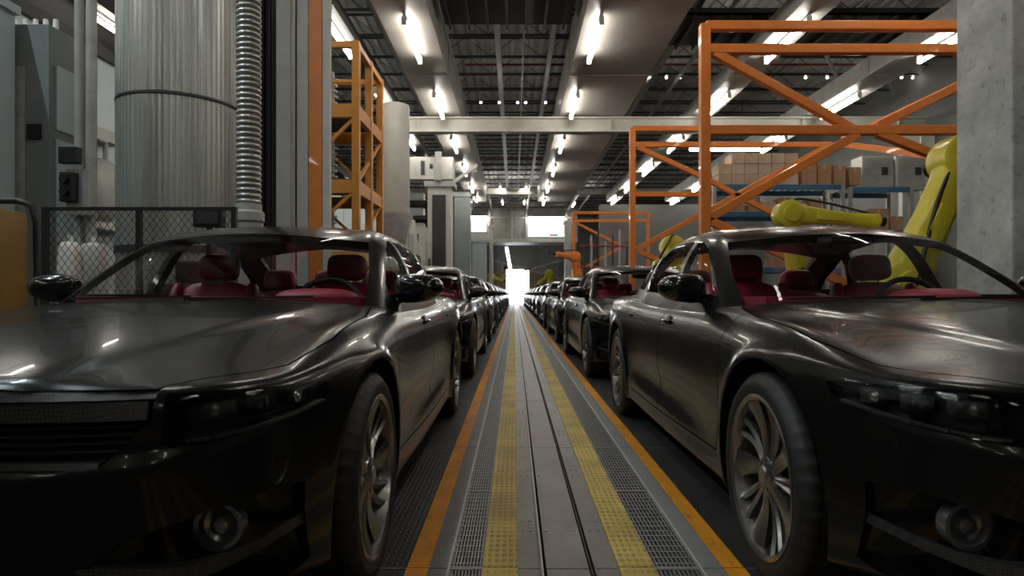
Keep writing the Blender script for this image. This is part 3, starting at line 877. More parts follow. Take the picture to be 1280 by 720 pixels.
# ribs of the grey end wall
mb = MB()
for px in (600, 612, 622, 668, 683, 698, 720, 744):
    x = (px - CX) / F_PX * 63.8; mb.box(x - .12, x + .12, 63.7, 64, 0, 6.5)
st(mb.build('trim_3', M['steel']))

# ------------------------------------------------------------------ ceiling steel
def joist(y, i):
    mb = MB(); x0, x1 = -9.7, 12.9
    zt, zb = CZ - .06, CZ - .62
    mb.box(x0, x1, y - .03, y + .03, zt - .04, zt + .02); mb.box(x0, x1, y - .035, y + .035, zb - .03, zb + .02)
    x = x0; s = 0
    while x < x1 - .6:
        a, b = ((zb, zt) if s % 2 == 0 else (zt, zb))
        mb.bar((x, y, a), (x + .75, y, b), .016, .016); x += .75; s += 1
    o = mb.build('roof_joist', M['joist'])
    tag(o, 'dark open-web steel roof joist across the hall, ' + ORD[i] + (' overhead' if i == 0 else ' counting away overhead'), 'roof joist', 'dark steel roof joists')
for i in range(36): joist(8.0 + 1.55 * i, i)
def tagm(mb, name, m, label, cat, group=None, smooth=None):
    o = mb.build(name, M[m], None, smooth); return tag(o, label, cat, group)
# long galvanised conduits hung under the joists
for x, w, lab in ((-1.82, .12, 'thin grey rail beside the left lamp girder'), (-.45, .16, 'thin grey rail hung over the left car row side of the lane'), (.25, .05, 'hair-thin grey conduit over the middle of the lane'), (1.02, .14, 'thin grey rail just left of the wide beige duct'),
                  (4.35, .16, 'thin grey rail right of the wide beige duct'), (5.2, .05, 'hair-thin grey conduit left of the right lamp girder'), (7.4, .14, 'thin grey rail between the two right lamp girders'), (-3.4, .10, 'thin grey rail above the amber tower')):
    mb = MB(); mb.box(x - w / 2, x + w / 2, 9, 61, CZ - .80, CZ - .72)
    mb.box(x - w / 2 + .01, x - w / 2 + .02, 9, 61, CZ - .86, CZ - .80).box(x + w / 2 - .02, x + w / 2 - .01, 9, 61, CZ - .86, CZ - .80)
    for k in range(12): mb.box(x - .01, x + .01, 10 + 4.3 * k, 10.02 + 4.3 * k, CZ - .72, CZ - .04)
    tagm(mb, 'ceiling_rail', 'railgrey', lab + ' under the roof', 'rail', 'grey rails under the roof')
# girders and duct carrying the lamps
def girder(x0, x1, zb, zt, y0, y1, m, label, name='ceiling_duct'):
    mb = MB().box(x0, x1, y0, y1, zb, zt)
    y = y0 + 1.0
    while y < y1:
        mb.box(x0 - .015, x1 + .015, y, y + .05, zb - .015, zt + .01); y += 6.0
    return tagm(mb, name, m, label, 'duct')
girder(-2.72, -1.68, 6.52, 7.3, 9.2, 38.2, 'duct', 'beige lamp girder running away above the left row of cars', 'lamp_girder')
girder(1.40, 3.42, 6.52, 7.5, 9.2, 38.2, 'duct', 'wide beige flat duct running away right of the lane')
girder(5.50, 6.20, 6.52, 6.9, 9.2, 38.2, 'steel', 'narrow grey lamp girder above the right racks', 'lamp_girder')
girder(9.0, 9.85, 6.52, 7.0, 9.2, 38.2, 'steel', 'wide grey lamp girder nearest the right wall', 'lamp_girder')
girder(-4.05, -3.55, 6.62, 6.9, 9.2, 38.2, 'steel_dark', 'dark lamp girder above the amber tower', 'lamp_girder')
girder(-8.6, -8.1, 6.62, 6.9, 9.2, 38.2, 'steel_dark', 'dark lamp girder above the pale left wall', 'lamp_girder')
# transverse beams
def hbeam(y, zb, h, x0, x1, m, label):
    mb = MB().box(x0, x1, y - .16, y + .16, zb, zb + .05).box(x0, x1, y - .16, y + .16, zb + h - .05, zb + h).box(x0, x1, y - .02, y + .02, zb, zb + h)
    x = x0 + .5
    while x < x1: mb.box(x, x + .02, y - .14, y + .14, zb, zb + h); x += 3.0
    return tagm(mb, 'cross_beam', m, label, 'beam')
hbeam(20.05, 6.03, .47, -3.5, 12.9, 'cream', 'pale steel cross beam spanning the hall below the lamps')
hbeam(42, 7.52, .40, -9.7, 12.9, 'cream', 'far pale steel cross beam before the end wall')
# dark hanging catwalk near the camera, above the lane
def catwalk(x0, x1, y0, y1, z, label):
    mb = MB().box(x0, x1, y0, y1, z, z + .05)
    x = x0 + .1
    while x < x1: mb.box(x, x + .04, y0, y1, z - .12, z); x += .42
    for yy in (y0, y1 - .05):
        mb.box(x0, x1, yy, yy + .05, z, z + .16)
    tagm(mb, 'ceiling_catwalk', 'steel_dark', label, 'catwalk')
catwalk(-1.55, 1.25, 11.6, 14.3, 7.0, 'dark slatted overhead catwalk between the two lamp girders')
catwalk(3.6, 12.8, 14.6, 16.4, 7.35, 'dark overhead catwalk on the right with rows of small bulbs')
# sprinkler pipes
for y, z, lab in ((19.3, 7.9, 'near'), (32.8, 7.9, 'far')):
    tagm(MB().cyl((-1.5, y, z), (12.5, y, z), .035, n=8), 'sprinkler_pipe', 'redpipe', lab + ' thin red pipe crossing under the roof joists', 'pipe', None, 40)
# diagonal cable trays at upper right
for a, b, lab in (((4.2, 11, 7.6), (11.5, 22, 7.6), 'long diagonal grey pipe'), ((4.6, 11, 7.55), (12.5, 21, 7.55), 'second diagonal grey pipe')):
    tagm(MB().cyl(a, b, .05, n=10), 'ceiling_pipe', 'railgrey', lab + ' under the roof on the right', 'pipe', None, 40)

# lamps
def lamp_parts(L_=2.1, name='ceiling_lamp'):
    r = empty(name)
    mb = MB().box(-.03, .03, -L_ / 2 - .08, L_ / 2 + .08, .115, .15, None, .008)
    mb.build('lamp_housing', M['lampwhite'], r)
    MB().cyl((0, -L_ / 2, 0), (0, L_ / 2, 0), .042, n=8).build('lamp_tube', M['tube'], r, 60)
    for s in (-1, 1): MB().box(-.05, .05, s * (L_ / 2 + .035) - .03, s * (L_ / 2 + .035) + .03, -.05, .12, None, .01).build('end_cap', M['lampwhite'], r)
    return r
LAMP = lamp_parts()
LK = {LAMP: [o for o in bpy.data.objects if o.parent == LAMP]}
used = False
lines = ((-2.19, 6.35, 'under the left beige girder'), (1.73, 6.35, 'under the wide beige duct'), (5.85, 6.35, 'under the narrow grey girder'), (9.4, 6.35, 'under the wide grey girder'), (-3.8, 6.46, 'above the amber tower'), (-8.35, 6.46, 'under the girder by the left wall'))
for x, z, where in lines:
    for k in range(-5, 10):
        y = 13.75 + 4.72 * k
        if y > 38: continue
        if x < -3 and k > 4: continue
        if x == -3.8 and k < 0: continue
        if x > 5 and k < -2: continue
        c = LAMP if not used else copy_tree(LAMP, None, LK); used = True
        c.location = (x, y, z)
        nm = ORD[k + 5]
        tag(c, nm + ' lit tube lamp from the near end ' + where, 'ceiling lamp', 'fluorescent lamps ' + where)
for i, (x, y) in enumerate(((-.9, 41.4), (.75, 41.4), (-.9, 47.6), (.75, 47.6), (-3.4, 56.8), (3.6, 56.8))):  # farthest pair added to brighten the robots by the doorway
    c = copy_tree(LAMP, None, LK); c.location = (x, y, 7.84)
    tag(c, ('left' if x < 0 else 'right') + ' lit tube lamp of the ' + ['nearest', 'nearest', 'middle', 'middle', 'added far', 'added far'][i] + ' pair high among the roof joists', 'ceiling lamp', 'lamps high among the joists')
for i, (x, y) in enumerate(((-6.2, 5.0), (-6.2, 1.2))):
    c = copy_tree(LAMP, None, LK); c.location = (x, y, 8.18)
    for ch in list(COL.objects):
        if ch.parent == c and ch.name.startswith('lamp_tube'):
            ch.data = ch.data.copy(); ch.data.materials[0] = M['cooltube']
    tag(c, ['first', 'second'][i] + ' cool white tube lamp high above the pale booth', 'ceiling lamp')
for i, x in enumerate((-3.0, 4.2)):  # extra lamps added to brighten the far end of the hall
    c = copy_tree(LAMP, None, LK); c.location = (x, 45.0, 7.3)
    tag(c, ['left', 'right'][i] + ' one of two added tube lamps hung just before the glazed overhead booth', 'ceiling lamp')
# transverse lamps seen end on above the racks
for (px0, px1, py, D, lab) in ((862, 950, 187, 22, 'long lit tube lamp lying across above the cardboard boxes'), (755, 788, 271, 34, 'lit tube lamp lying across behind the third orange frame')):
    a = P(px0, py, D); b = P(px1, py, D)
    r = empty('tube_lamp', ((a.x + b.x) / 2, D, a.z)); L_ = b.x - a.x
    MB().cyl((-L_ / 2, 0, 0), (L_ / 2, 0, 0), .045, n=8).build('lamp_tube', M['tube'], r)
    mb = MB().box(-L_ / 2, L_ / 2, -.1, .1, .06, .12)
    mb.build('lamp_housing', M['lampwhite'], r)
    mb = MB()
    for s in (-.25, .25): mb.cyl((s * L_, 0, .1), (s * L_, 0, 7.8 - a.z), .01, n=6)
    mb.build('hanger', M['steel_dark'], r)
    tag(r, lab, 'lamp')
# small round bulbs in rows
BL = MB().cyl((0, 0, 0), (0, 0, .04), .03, .035, n=10).mesh('bulb', M['bulb'])
def bulbs(pts, where):
    for i, p in enumerate(pts):
        o = obj('small_bulb', BL, None, p)
        tag(o, ['first', 'second', 'third', 'fourth', 'fifth', 'sixth', 'seventh', 'eighth', 'ninth', 'tenth', 'eleventh', 'twelfth'][i] + ' tiny bulb counting rightward ' + where, 'bulb', 'tiny bulbs ' + where)
bulbs([P(px, 22, 16.3) for px in (880, 901, 934, 968, 1003, 1052)], 'in the row along the right overhead catwalk')
bulbs([P(px, 98, 20.5) for px in (806, 833, 850, 877, 898, 1007, 1034, 1074, 1127, 1141, 1167, 1192)], 'in the row in front of the pale cross beam')
bulbs([P(px, 129, 21.0) for px in (601, 624, 647, 657, 682, 704)], 'in the row above the pale cross beam over the lane')

# ------------------------------------------------------------------ orange frames (right side)
FX = 2.92
def oframe(y, x1, ztop, zs, diags, w, label, back=True):
    r = empty('orange_gantry', (FX, y, 0))
    def bar(n, a, b, ww=w):
        MB().bar((a[0] - FX, 0, a[1]), (b[0] - FX, 0, b[1]), ww, ww, (0, 1, 0), .012).build(n, M['orange'], r)
    bar('post', (FX, 0), (FX, ztop))
    if back: bar('post', (x1, 0), (x1, ztop))
    MB().box(-.16, .16, -.16, .16, 0, .02).build('base_plate', M['orange'], r)
    for z in zs: bar('crossbar', (FX + .01, z), (x1, z), w * .92)
    for a, b in diags: bar('brace', a, b, w * .85)
    return tag(r, label, 'frame', 'orange steel frames')
D = 9.8
def q(px, py, D=D): v = P(px, py, D); return (v.x, v.z)
oframe(9.8, 8.6, q(0, 31)[1], [q(0, 33)[1], q(0, 62)[1], q(0, 163)[1]],
       [(q(892, 66), q(1066, 162)), (q(1096, 166), (8.6, q(0, 262)[1])), (q(1096, 158), (8.6, q(0, 36)[1])), (q(1072, 168), q(880, 276)), (q(882, 274), (6.2, .6))], .15, 'large near orange tubular steel frame with crossed braces')
D2 = 15.8
def q2(px, py): v = P(px, py, D2); return (v.x, v.z)
oframe(15.8, 7.85, q2(0, 160)[1], [q2(0, 161)[1], q2(0, 181)[1]], [(q2(791, 243), q2(878, 243)), (q2(878, 181), (q2(878, 0)[0], 0)), (q2(797, 184), q2(880, 222)), (q2(880, 222), q2(975, 272)), (q2(795, 312), q2(1038, 180)), (q2(797, 314), q2(870, 345))], .14, 'second orange steel frame standing in front of the box rack', False)
D3 = 31.5
def q3(px, py): v = P(px, py, D3); return (v.x, v.z)
oframe(31.5, 6.6, q3(0, 265)[1], [q3(0, 266)[1], q3(0, 276)[1]], [(q3(721, 279), q3(778, 308)), (q3(778, 308), q3(720, 340))], .15, 'farthest orange steel frame in the hall')
# the return frame between the first and second
r = empty('orange_side_gantry', (7.6, 12.8, 0))
MB().bar((.4, -2.7, 4.7), (.4, 2.7, 4.7), .14, .14).build('crossbar', M['orange'], r)
MB().bar((.4, -2.7, 0), (.4, -2.7, 4.75), .14, .14).build('post', M['orange'], r)
MB().bar((.4, 2.7, 4.6), (.4, -2.6, 3.0), .12, .12).build('brace', M['orange'], r)
tag(r, 'orange side frame behind the concrete pillar linking two frames', 'frame')

# ------------------------------------------------------------------ concrete pillar
mb = MB().box(4.68, 5.55, 6.0, 6.76, 0, CZ, None, .02)
tag(mb.build('concrete_pillar', M['concrete']), 'massive rough grey concrete pillar beside the right car row', 'pillar')
st(MB().box(5.56, 12.9, 6.2, 6.4, 0, 5.2).build('wall_partition', M['walldark']))

# ------------------------------------------------------------------ robots
def robot(name, base, sh, el, wr, s, m, label, rad=.17, tool=True):
    r = empty('industrial_robot', base); b = Vector(base)
    sh, el, wr = Vector(sh) - b, Vector(el) - b, Vector(wr) - b
    MB().lathe([(.34 * s, 0), (.34 * s, .08 * s), (.26 * s, .12 * s), (.24 * s, max(.2, sh.z * .45))], 28).build('base', M[m], r, 40)
    d = Vector((sh.x, sh.y, 0)); 
    mb = MB(); mb.ell((0, 0, max(.2, sh.z * .5)), (.30 * s, .30 * s, .22 * s), 2.8, 28, 16)
    mb.tube([(0, 0, max(.2, sh.z * .5)), (sh.x * .5, sh.y * .5, sh.z * .8), sh], [.24 * s, .22 * s, .20 * s], 20)
    mb.build('turret', M[m], r, 60)
    side = Vector((0, 1, 0))
    def joint(c, rr, w, n='joint_housing'):
        mb = MB(); c = Vector(c)
        mb.lathe([(rr * .55, -w), (rr * .9, -w * .92), (rr, -w * .7), (rr, w * .6), (rr * .86, w * .72), (rr * .62, w * .74), (rr * .60, w), (rr * .2, w * 1.02)], 28, Matrix.Translation(c) @ Matrix.Rotation(PI / 2, 4, 'X'))
        return mb.build(n, M[m], r, 35)
    joint(sh, .26 * s, .24 * s)
    def link(a, c, r0, r1, n):
        a, c = Vector(a), Vector(c); mb = MB(); dd = c - a
        x = dd.normalized(); z = side; y = z.cross(x)
        L_ = dd.length
        mt = Matrix.Translation(a) @ Matrix((x, y, z)).transposed().to_4x4()
        rows = []
        for t, k in ((0, .95), (.12, 1.05), (.3, .92), (.55, .82), (.8, .86), (.95, 1.0), (1.0, .95)):
            rr = (r0 + (r1 - r0) * t) * k; ring = []
            for i in range(20):
                th = 2 * PI * i / 20; cc, ss = math.cos(th), math.sin(th)
                ring.append(mb.bm.verts.new(mt @ Vector((L_ * t, rr * math.copysign(abs(cc)**.6, cc), rr * .85 * math.copysign(abs(ss)**.6, ss)))))
            rows.append(ring)
        for p, q_ in zip(rows, rows[1:]):
            for i in range(20): j = (i + 1) % 20; mb.bm.faces.new((p[i], p[j], q_[j], q_[i]))
        mb.bm.faces.new(rows[0][::-1]); mb.bm.faces.new(rows[-1])
        # raised cover plate with bolts on the flat side
        mb.box(L_ * .3, L_ * .62, -r0 * .38, r0 * .38, -r0 * .88, -r0 * .70, mt, .01)
        for u in (.33, .59):
            for v in (-.28, .28): mb.cyl(mt @ Vector((L_ * u, r0 * v, -r0 * .90)), mt @ Vector((L_ * u, r0 * v, -r0 * .86)), .012 * s, n=8)
        return mb.build(n, M[m], r, 50)
    link(sh, el, .21 * s, .20 * s, 'lower_arm')
    joint(el, .25 * s, .22 * s)
    mb = MB().cyl(el + Vector((0, .2 * s, 0)), el + Vector((0, .42 * s, 0)), .13 * s, .12 * s, n=20); mb.cyl(el + Vector((0, .42 * s, 0)), el + Vector((0, .46 * s, 0)), .08 * s, n=16)
    mb.build('motor', M['black'], r, 40)
    link(el, wr, .19 * s, .12 * s, 'forearm')
    dd = (wr - el).normalized()
    joint(wr, .12 * s, .12 * s, 'wrist')
    mb = MB().cyl(wr, wr + dd * .16 * s, .085 * s, .07 * s, n=20); mb.cyl(wr + dd * .16 * s, wr + dd * .19 * s, .095 * s, n=20)
    if tool: mb.bar(wr + dd * .19 * s, wr + dd * .42 * s, .05 * s, .05 * s)
    mb.build('tool_flange', M['black'], r, 40)
    up = Vector((0, 0, .28 * s)); o1 = Vector((0, -.12 * s, 0))
    mb = MB(); pts = [sh + o1 * 2, (sh + el) / 2 + up * .9 + o1, el + up * 1.1 + o1, (el + wr) / 2 + up * .8 + o1, wr + up * .4]
    cur = []
    for k in range(len(pts) - 1):
        for t in grid(0, .9, 6): cur.append(pts[k].lerp(pts[k + 1], t))
    cur.append(pts[-1])
    for _ in range(3): cur = [cur[0]] + [(cur[i - 1] + cur[i] * 2 + cur[i + 1]) / 4 for i in range(1, len(cur) - 1)] + [cur[-1]]
    mb.tube(cur, .022 * s, 8); mb.build('robot_cable', M['black'], r, 60)
    return tag(r, label, 'robot')
robot('r', (5.0, 8.15, 0), (4.90, 8.1, 1.05), (5.66, 8.1, 2.66), (6.9, 8.3, 2.3), 1.25, 'robot', 'yellow robot arm reaching up behind the concrete pillar')
v = P(985, 268, 8.6); w = P(1092, 276, 8.6)
robot('r', (4.0, 9.0, 0), (3.95, 8.8, 1.0), (v.x, 8.6, v.z), (w.x, 8.6, w.z), .74, 'robot', 'yellow robot with its forearm level above the nearest right car roof', tool=False)
v = P(840, 309, 13); w = P(812, 326, 13)
robot('r', (3.55, 13.4, 0), (3.5, 13.2, .95), (v.x, 13, v.z), (w.x + .1, 12.6, w.z - .1), .95, 'robot', 'yellow robot behind the side windows of the right car', tool=False)
robot('r', (-3.0, 60.6, 0), (-2.9, 60.6, 1.1), (-2.2, 60.6, 2.6), (-1.2, 60.6, 2.3), 1.7, 'robot', 'far yellow robot left of the bright doorway')
robot('r', (3.6, 60.6, 0), (3.6, 60.6, 1.2), (3.3, 60.6, 2.9), (2.4, 60.6, 2.0), 1.7, 'robot', 'far yellow robot right of the bright doorway')
v = P(722, 330, 29); w = P(698, 318, 29)
robot('r', (3.1, 29, 0), (3.0, 29, 1.3), (2.75, 29, v.z + .3), (w.x, 29, w.z), 1.1, 'orange', 'orange robot standing left of the farthest orange frame')

# yellow guard frames near the doorway
for x0, x1, lab in ((-2.1, -1.1, 'left'), (2.0, 3.1, 'right')):
    r = empty('guard_gate', ((x0 + x1) / 2, 62.4, 0)); w_ = (x1 - x0) / 2
    for sx in (-1, 1): MB().bar((sx * w_, 0, 0), (sx * w_, 0, 3.0), .12, .12).build('post', M['amber'], r)
    for z in (3.0, 2.3): MB().bar((-w_, 0, z), (w_, 0, z), .12, .12).build('crossbar', M['amber'], r)
    tag(r, 'small yellow guard gate just ' + lab + ' of the bright doorway', 'gate')
# crossed pale struts before the end wall
r = empty('strut_brace', (.4, 61.5, 0))
for a, b in ((P(605, 322, 61.5), P(715, 352, 61.5)), (P(605, 352, 61.5), P(715, 322, 61.5))):
    MB().bar((a.x - .4, 0, a.z), (b.x - .4, 0, b.z), .14, .14).build('strut', M['cream'], r)
for px in (605, 715):
    a = P(px, 322, 61.5); MB().bar((a.x - .4, 0, 0), (a.x - .4, 0, a.z + .2), .2, .2).build('post', M['cream'], r)
tag(r, 'crossed pale struts in front of the grey end wall', 'brace')

# ------------------------------------------------------------------ racks with boxes
def rack(x0, x1, y, levels, depth, label, ztop):
    r = empty('storage_rack', ((x0 + x1) / 2, y, 0)); cx = (x0 + x1) / 2
    n = max(1, round((x1 - x0) / 2.4))
    for i in range(n + 1):
        x = x0 + (x1 - x0) * i / n - cx
        mb = MB()
        for yy in (-depth / 2, depth / 2): mb.box(x - .05, x + .05, yy - .04, yy + .04, 0, ztop)
        z = .3
        while z < ztop - .7: mb.bar((x, -depth / 2, z), (x, depth / 2, z + .6), .03, .03); z += .6
        mb.build('upright', M['railgrey'], r)
    for z in levels:
        for yy in (-depth / 2, depth / 2): MB().box(x0 - cx, x1 - cx, yy - .03, yy + .03, z - .14, z).build('shelf_beam', M['rack_blue'], r)
        mb = MB(); x = x0 - cx
        while x < x1 - cx - .1: mb.box(x + .02, x + .16, -depth / 2, depth / 2, z, z + .02); x += .2
        mb.build('shelf_deck', M['railgrey'], r)
    return tag(r, label, 'rack')
RY = 18.3
z1 = P(0, 235, RY).z; zs = [z1, z1 - .75, z1 - 1.5, z1 - 2.3]
xa, xb = P(885, 0, RY).x, P(1041, 0, RY).x
rack(xa, xb, RY, zs, 1.1, 'long blue storage rack topped with pale cardboard boxes', z1)
xc, xd = P(1050, 0, RY).x, P(1124, 0, RY).x
rack(xc, xd, RY, [P(0, 238, RY).z, P(0, 238, RY).z - 1.2, P(0, 238, RY).z - 2.3], 1.1, 'shorter blue storage rack under the grey control cabinets', P(0, 238, RY).z)
def carton(x, y, z, w, d, h, m, label, group):
    r = empty('cardboard_box', (x, y, z))
    mb = MB().box(-w / 2, w / 2, -d / 2, d / 2, 0, h, None, .008); mb.build('carton', M[m], r)
    mb = MB().box(-.03, .03, -d / 2 - .003, d / 2 + .003, h * .75, h + .003); mb.build('tape', M['tape'], r)
    return tag(r, label, 'box', group)
cols = ['leftmost column', 'second column', 'third column', 'fourth column', 'fifth column', 'sixth column', 'seventh column']
lev = ['bottom', 'middle', 'top']
for i in range(6):
    for k in range(3):
        if i == 0 and k == 2: continue
        carton(xa + .35 + i * .375, RY - .1, z1 + .02 + k * .30, .36, .6, .29, 'box', 'pale cardboard box, ' + lev[k] + ' of the ' + cols[i] + ' stacked on the rack top', 'pale boxes on the long rack')
for i, (w, h) in enumerate(((.45, .62), (.40, .58), (.36, .55), (.34, .50))):
    carton(xa + 2.72 + i * .43, RY - .1, z1 + .02, w * .92, .6, h, 'box2', 'brown tall cardboard box, ' + ['first', 'second', 'third', 'fourth'][i] + ' after the pale boxes on the long rack', 'brown boxes on the long rack')
random.seed(3)
nm3 = ['upper', 'middle', 'lower']
for li, z in enumerate(zs[1:]):
    x = xa + .35; j = 0
    while x < xb - .4 and j < 7:
        w = random.uniform(.28, .45)
        if random.random() < .75:
            carton(x, RY, z + .02, w, .6, random.uniform(.22, .42), random.choice(['box', 'box2']), 'cardboard box on the ' + nm3[li] + ' inner shelf of the long rack, ' + ['first', 'second', 'third', 'fourth', 'fifth', 'sixth', 'seventh'][j] + ' place', 'boxes on the inner shelves of the long rack')
        x += w + .08; j += 1
zb_ = P(0, 238, RY).z
for i, (x, w, h) in enumerate(((xc + .35, .5, .5), (xc + .95, .55, .62), (xc + 1.45, .36, .4))):
    carton(x, RY, zb_ - 1.2 + .02, w, .6, h, 'box2', 'brown cardboard box, ' + ['left', 'middle', 'right'][i] + ' one on the shorter rack shelf', 'boxes on the shorter rack')
# grey control cabinets above the short rack
a = P(1044, 178, RY + 1.2)
for i in range(2):
    r = empty('control_cabinet', (a.x + .5 + i * .95, RY + .1, zb_))
    MB().box(-.44, .44, -.3, .3, 0, .95, None, .01).build('cabinet_body', M['cream'], r)
    MB().box(-.38, .38, -.32, -.30, .06, .88).build('door', M['steel'], r)
    MB().box(.1, .28, -.33, -.32, .4, .62).build('vent', M['steel_dark'], r)
    tag(r, ['left', 'right'][i] + ' grey control cabinet standing on the shorter blue rack', 'cabinet')
# pale panels of the right bay
mb = MB().box(P(1128, 0, 19.6).x, 12.9, 19.6, 19.8, 0, P(0, 158, 19.6).z)
for k in range(3): mb.box(P(1150 + 40 * k, 0, 19.6).x, P(1150 + 40 * k, 0, 19.6).x + .06, 19.55, 19.6, 0, P(0, 158, 19.6).z)
M['brightwall'] = mat('bay_wall', (.74, .76, .70), .6, var=.12, vscale=.7)
st(mb.build('wall_bay', M['brightwall']))
st(MB().box(4.4, 12.9, 33, 33.2, 0, 5.6).build('wall_bay', M['wallwarm']))

# ------------------------------------------------------------------ left side objects
# corner machine enclosure
mb = MB().box(-6.6, -5.32, 2.9, 6.8, 0, 3.93); mb.box(-6.7, -5.27, 2.85, 6.82, 3.93, 4.02)
st(mb.build('wall_booth', M['paleblue']))
r = empty('machine_tower', (-5.28, 7.08, 0))
MB().box(-.42, .28, -.22, .42, 0, 3.86, None, .01).build('tower_body', M['midgrey'], r)
for z0, z1 in ((.4, 2.65), (2.75, 3.45)):
    MB().box(.28, .295, -.12, .32, z0, z1).build('side_panel', M['paleblue'], r)
MB().box(-.34, .02, -.235, -.22, .4, 3.4).build('front_panel', M['steel'], r)
MB().box(.06, .20, -.25, -.22, 2.62, 2.78).build('switch_plate', M['black'], r)
for i in range(6): MB().cyl((-.32 + .11 * i, -.05, 3.86), (-.32 + .11 * i, -.05, 3.98), .03, .024, n=10).build('top_fitting', M['lampwhite'], r)
tag(r, 'tall blue-grey machine tower with panelled doors at the left edge', 'machine')
# pipes with switch boxes
for x, rr, lab in ((-4.26, .042, 'left one of the pair of slim grey vertical pipes'), (-4.14, .048, 'right one of the pair of slim grey vertical pipes')):
    tagm(MB().cyl((x, 6.25, 0), (x, 6.25, 8.5), rr, n=18), 'vertical_pipe', 'steel', lab, 'pipe', None, 40)
r = empty('switch_box', P(100, 215, 6.15))
MB().box(-.11, .12, -.04, .04, -.42, .02, None, .01).build('back_plate', M['steel'], r)
MB().box(-.13, .05, -.12, -.04, .06, .22, None, .012).build('upper_housing', M['black'], r)
MB().box(-.12, .02, -.12, -.04, -.30, -.02, None, .012).build('lower_housing', M['black'], r)
for z in (-.09, -.21): MB().cyl((-.06, -.155, z), (-.06, -.12, z), .038, n=18).build('push_button', M['black'], r, 40)
tag(r, 'black twin push-button switch box fixed to the slim grey pipes', 'switch box')
# wall bracket and oval hatch
r = empty('wall_bracket', (-7.85, 11.3, 3.95)); MB().box(-.15, .15, -1.1, 1.3, -.1, .12, None, .01).build('bracket_body', M['steel'], r); MB().box(-.15, .25, -1.25, -1.1, -.1, .2).build('bracket_end', M['cream'], r)
tag(r, 'grey bracket box fixed high on the pale left wall', 'bracket')
r = empty('pump_housing', (-7.75, 12.0, 2.9))
MB().ell((0, 0, 0), (.22, .55, .6), 2.4).build('pump_body', M['steel'], r, 60)
MB().tube([(0, .1, .5), (0, .1, .95), (0, -.9, 1.0)], .05, 10).build('pump_pipe', M['steel'], r, 60)
MB().box(-.2, .1, -.5, .9, -.72, -.6).build('pump_shelf', M['cream'], r)
tag(r, 'rounded grey pump housing mounted on the pale left wall', 'pump')
# ribbed tank
def ribbed(x, y, R_, z0, z1, n=66):
    mb = MB(); bm = mb.bm; A, B = [], []
    for i in range(n * 4):
        a = 2 * PI * i / (n * 4); rr = R_ * (1 + (.022 if i % 4 in (0, 1) else 0))
        A.append(bm.verts.new((rr * math.cos(a), rr * math.sin(a), z0))); B.append(bm.verts.new((rr * math.cos(a), rr * math.sin(a), z1)))
    for i in range(n * 4): j = (i + 1) % (n * 4); bm.faces.new((A[i], A[j], B[j], B[i]))
    bm.faces.new(A[::-1]); bm.faces.new(B)
    return mb
r = empty('ribbed_tank', (-3.98, 7.6, 0)); zr = P(0, 116, 7.0).z
ribbed(0, 0, .645, 0, zr - .02).build('lower_shell', M['silo'], r); ribbed(0, 0, .645, zr + .02, 8.33).build('upper_shell', M['silo'], r)
MB().cyl((0, 0, zr - .012), (0, 0, zr + .012), .664, n=96).build('clamp_ring', M['steel_dark'], r, 40)
MB().cyl((0, 0, 1.42), (0, 0, 1.50), .672, n=96).build('base_ring', M['steel_dark'], r, 40)
tag(r, 'huge vertical ribbed metal tank behind the wire fence', 'tank')
# corrugated hose
prof = []; z = P(0, 262, 6).z; hr = .100
while z < 8.4: prof += [(hr, z), (hr + .012, z + .012), (hr + .012, z + .026), (hr, z + .038), (hr - .006, z + .046)]; z += .052
r = empty('flexible_hose', (P(311, 0, 6).x, 6.0, 0))
MB().lathe(prof, 28).build('hose_tube', M['hose'], r, 60)
MB().lathe([(.12, 1.62), (.14, 1.64), (.14, 1.72), (.115, 1.74), (.115, 1.80)], 28).build('hose_cuff', M['steel'], r, 40)
MB().cyl((0, 0, 0), (0, 0, 1.62), .13, n=24).build('hose_stand', M['steel'], r, 40)
tag(r, 'thick silver corrugated hose hanging beside the ribbed tank', 'hose')
# columns and dark panel
st(MB().box(P(322, 0, 8.6).x, P(400, 0, 8.6).x + .1, 8.7, 8.8, 0, 8.5).build('wall_panel', M['walldark']))
def post(px0, px1, D, m, label, z1=8.5, name='vertical_column', fl=True):
    x0, x1 = P(px0, 0, D).x, P(px1, 0, D).x; mb = MB(); w = x1 - x0
    if fl: mb.box(x0, x1, D, D + .03, 0, z1).box(x0, x1, D + w, D + w + .03, 0, z1).box(x0 + w * .4, x0 + w * .6, D, D + w, 0, z1)
    else: mb.box(x0, x1, D, D + w, 0, z1, None, .008)
    return tagm(mb, name, m, label, 'column')
post(326, 336, 8.2, 'steel_dark', 'narrow dark steel column beside the silver hose')
post(345, 363, 8.0, 'cream', 'pale steel column between hose and orange post', fl=False)
post(371, 385, 8.0, 'cream', 'slimmer pale steel column touching the orange post', fl=False, name='steel_column')
post(385.6, 402.4, 8.0, 'orange', 'tall orange steel post left of the amber tower', fl=False, name='orange_post')
post(403, 412, 8.0, 'cream', 'thin pale strip column right of the tall orange post', fl=False, name='steel_column')
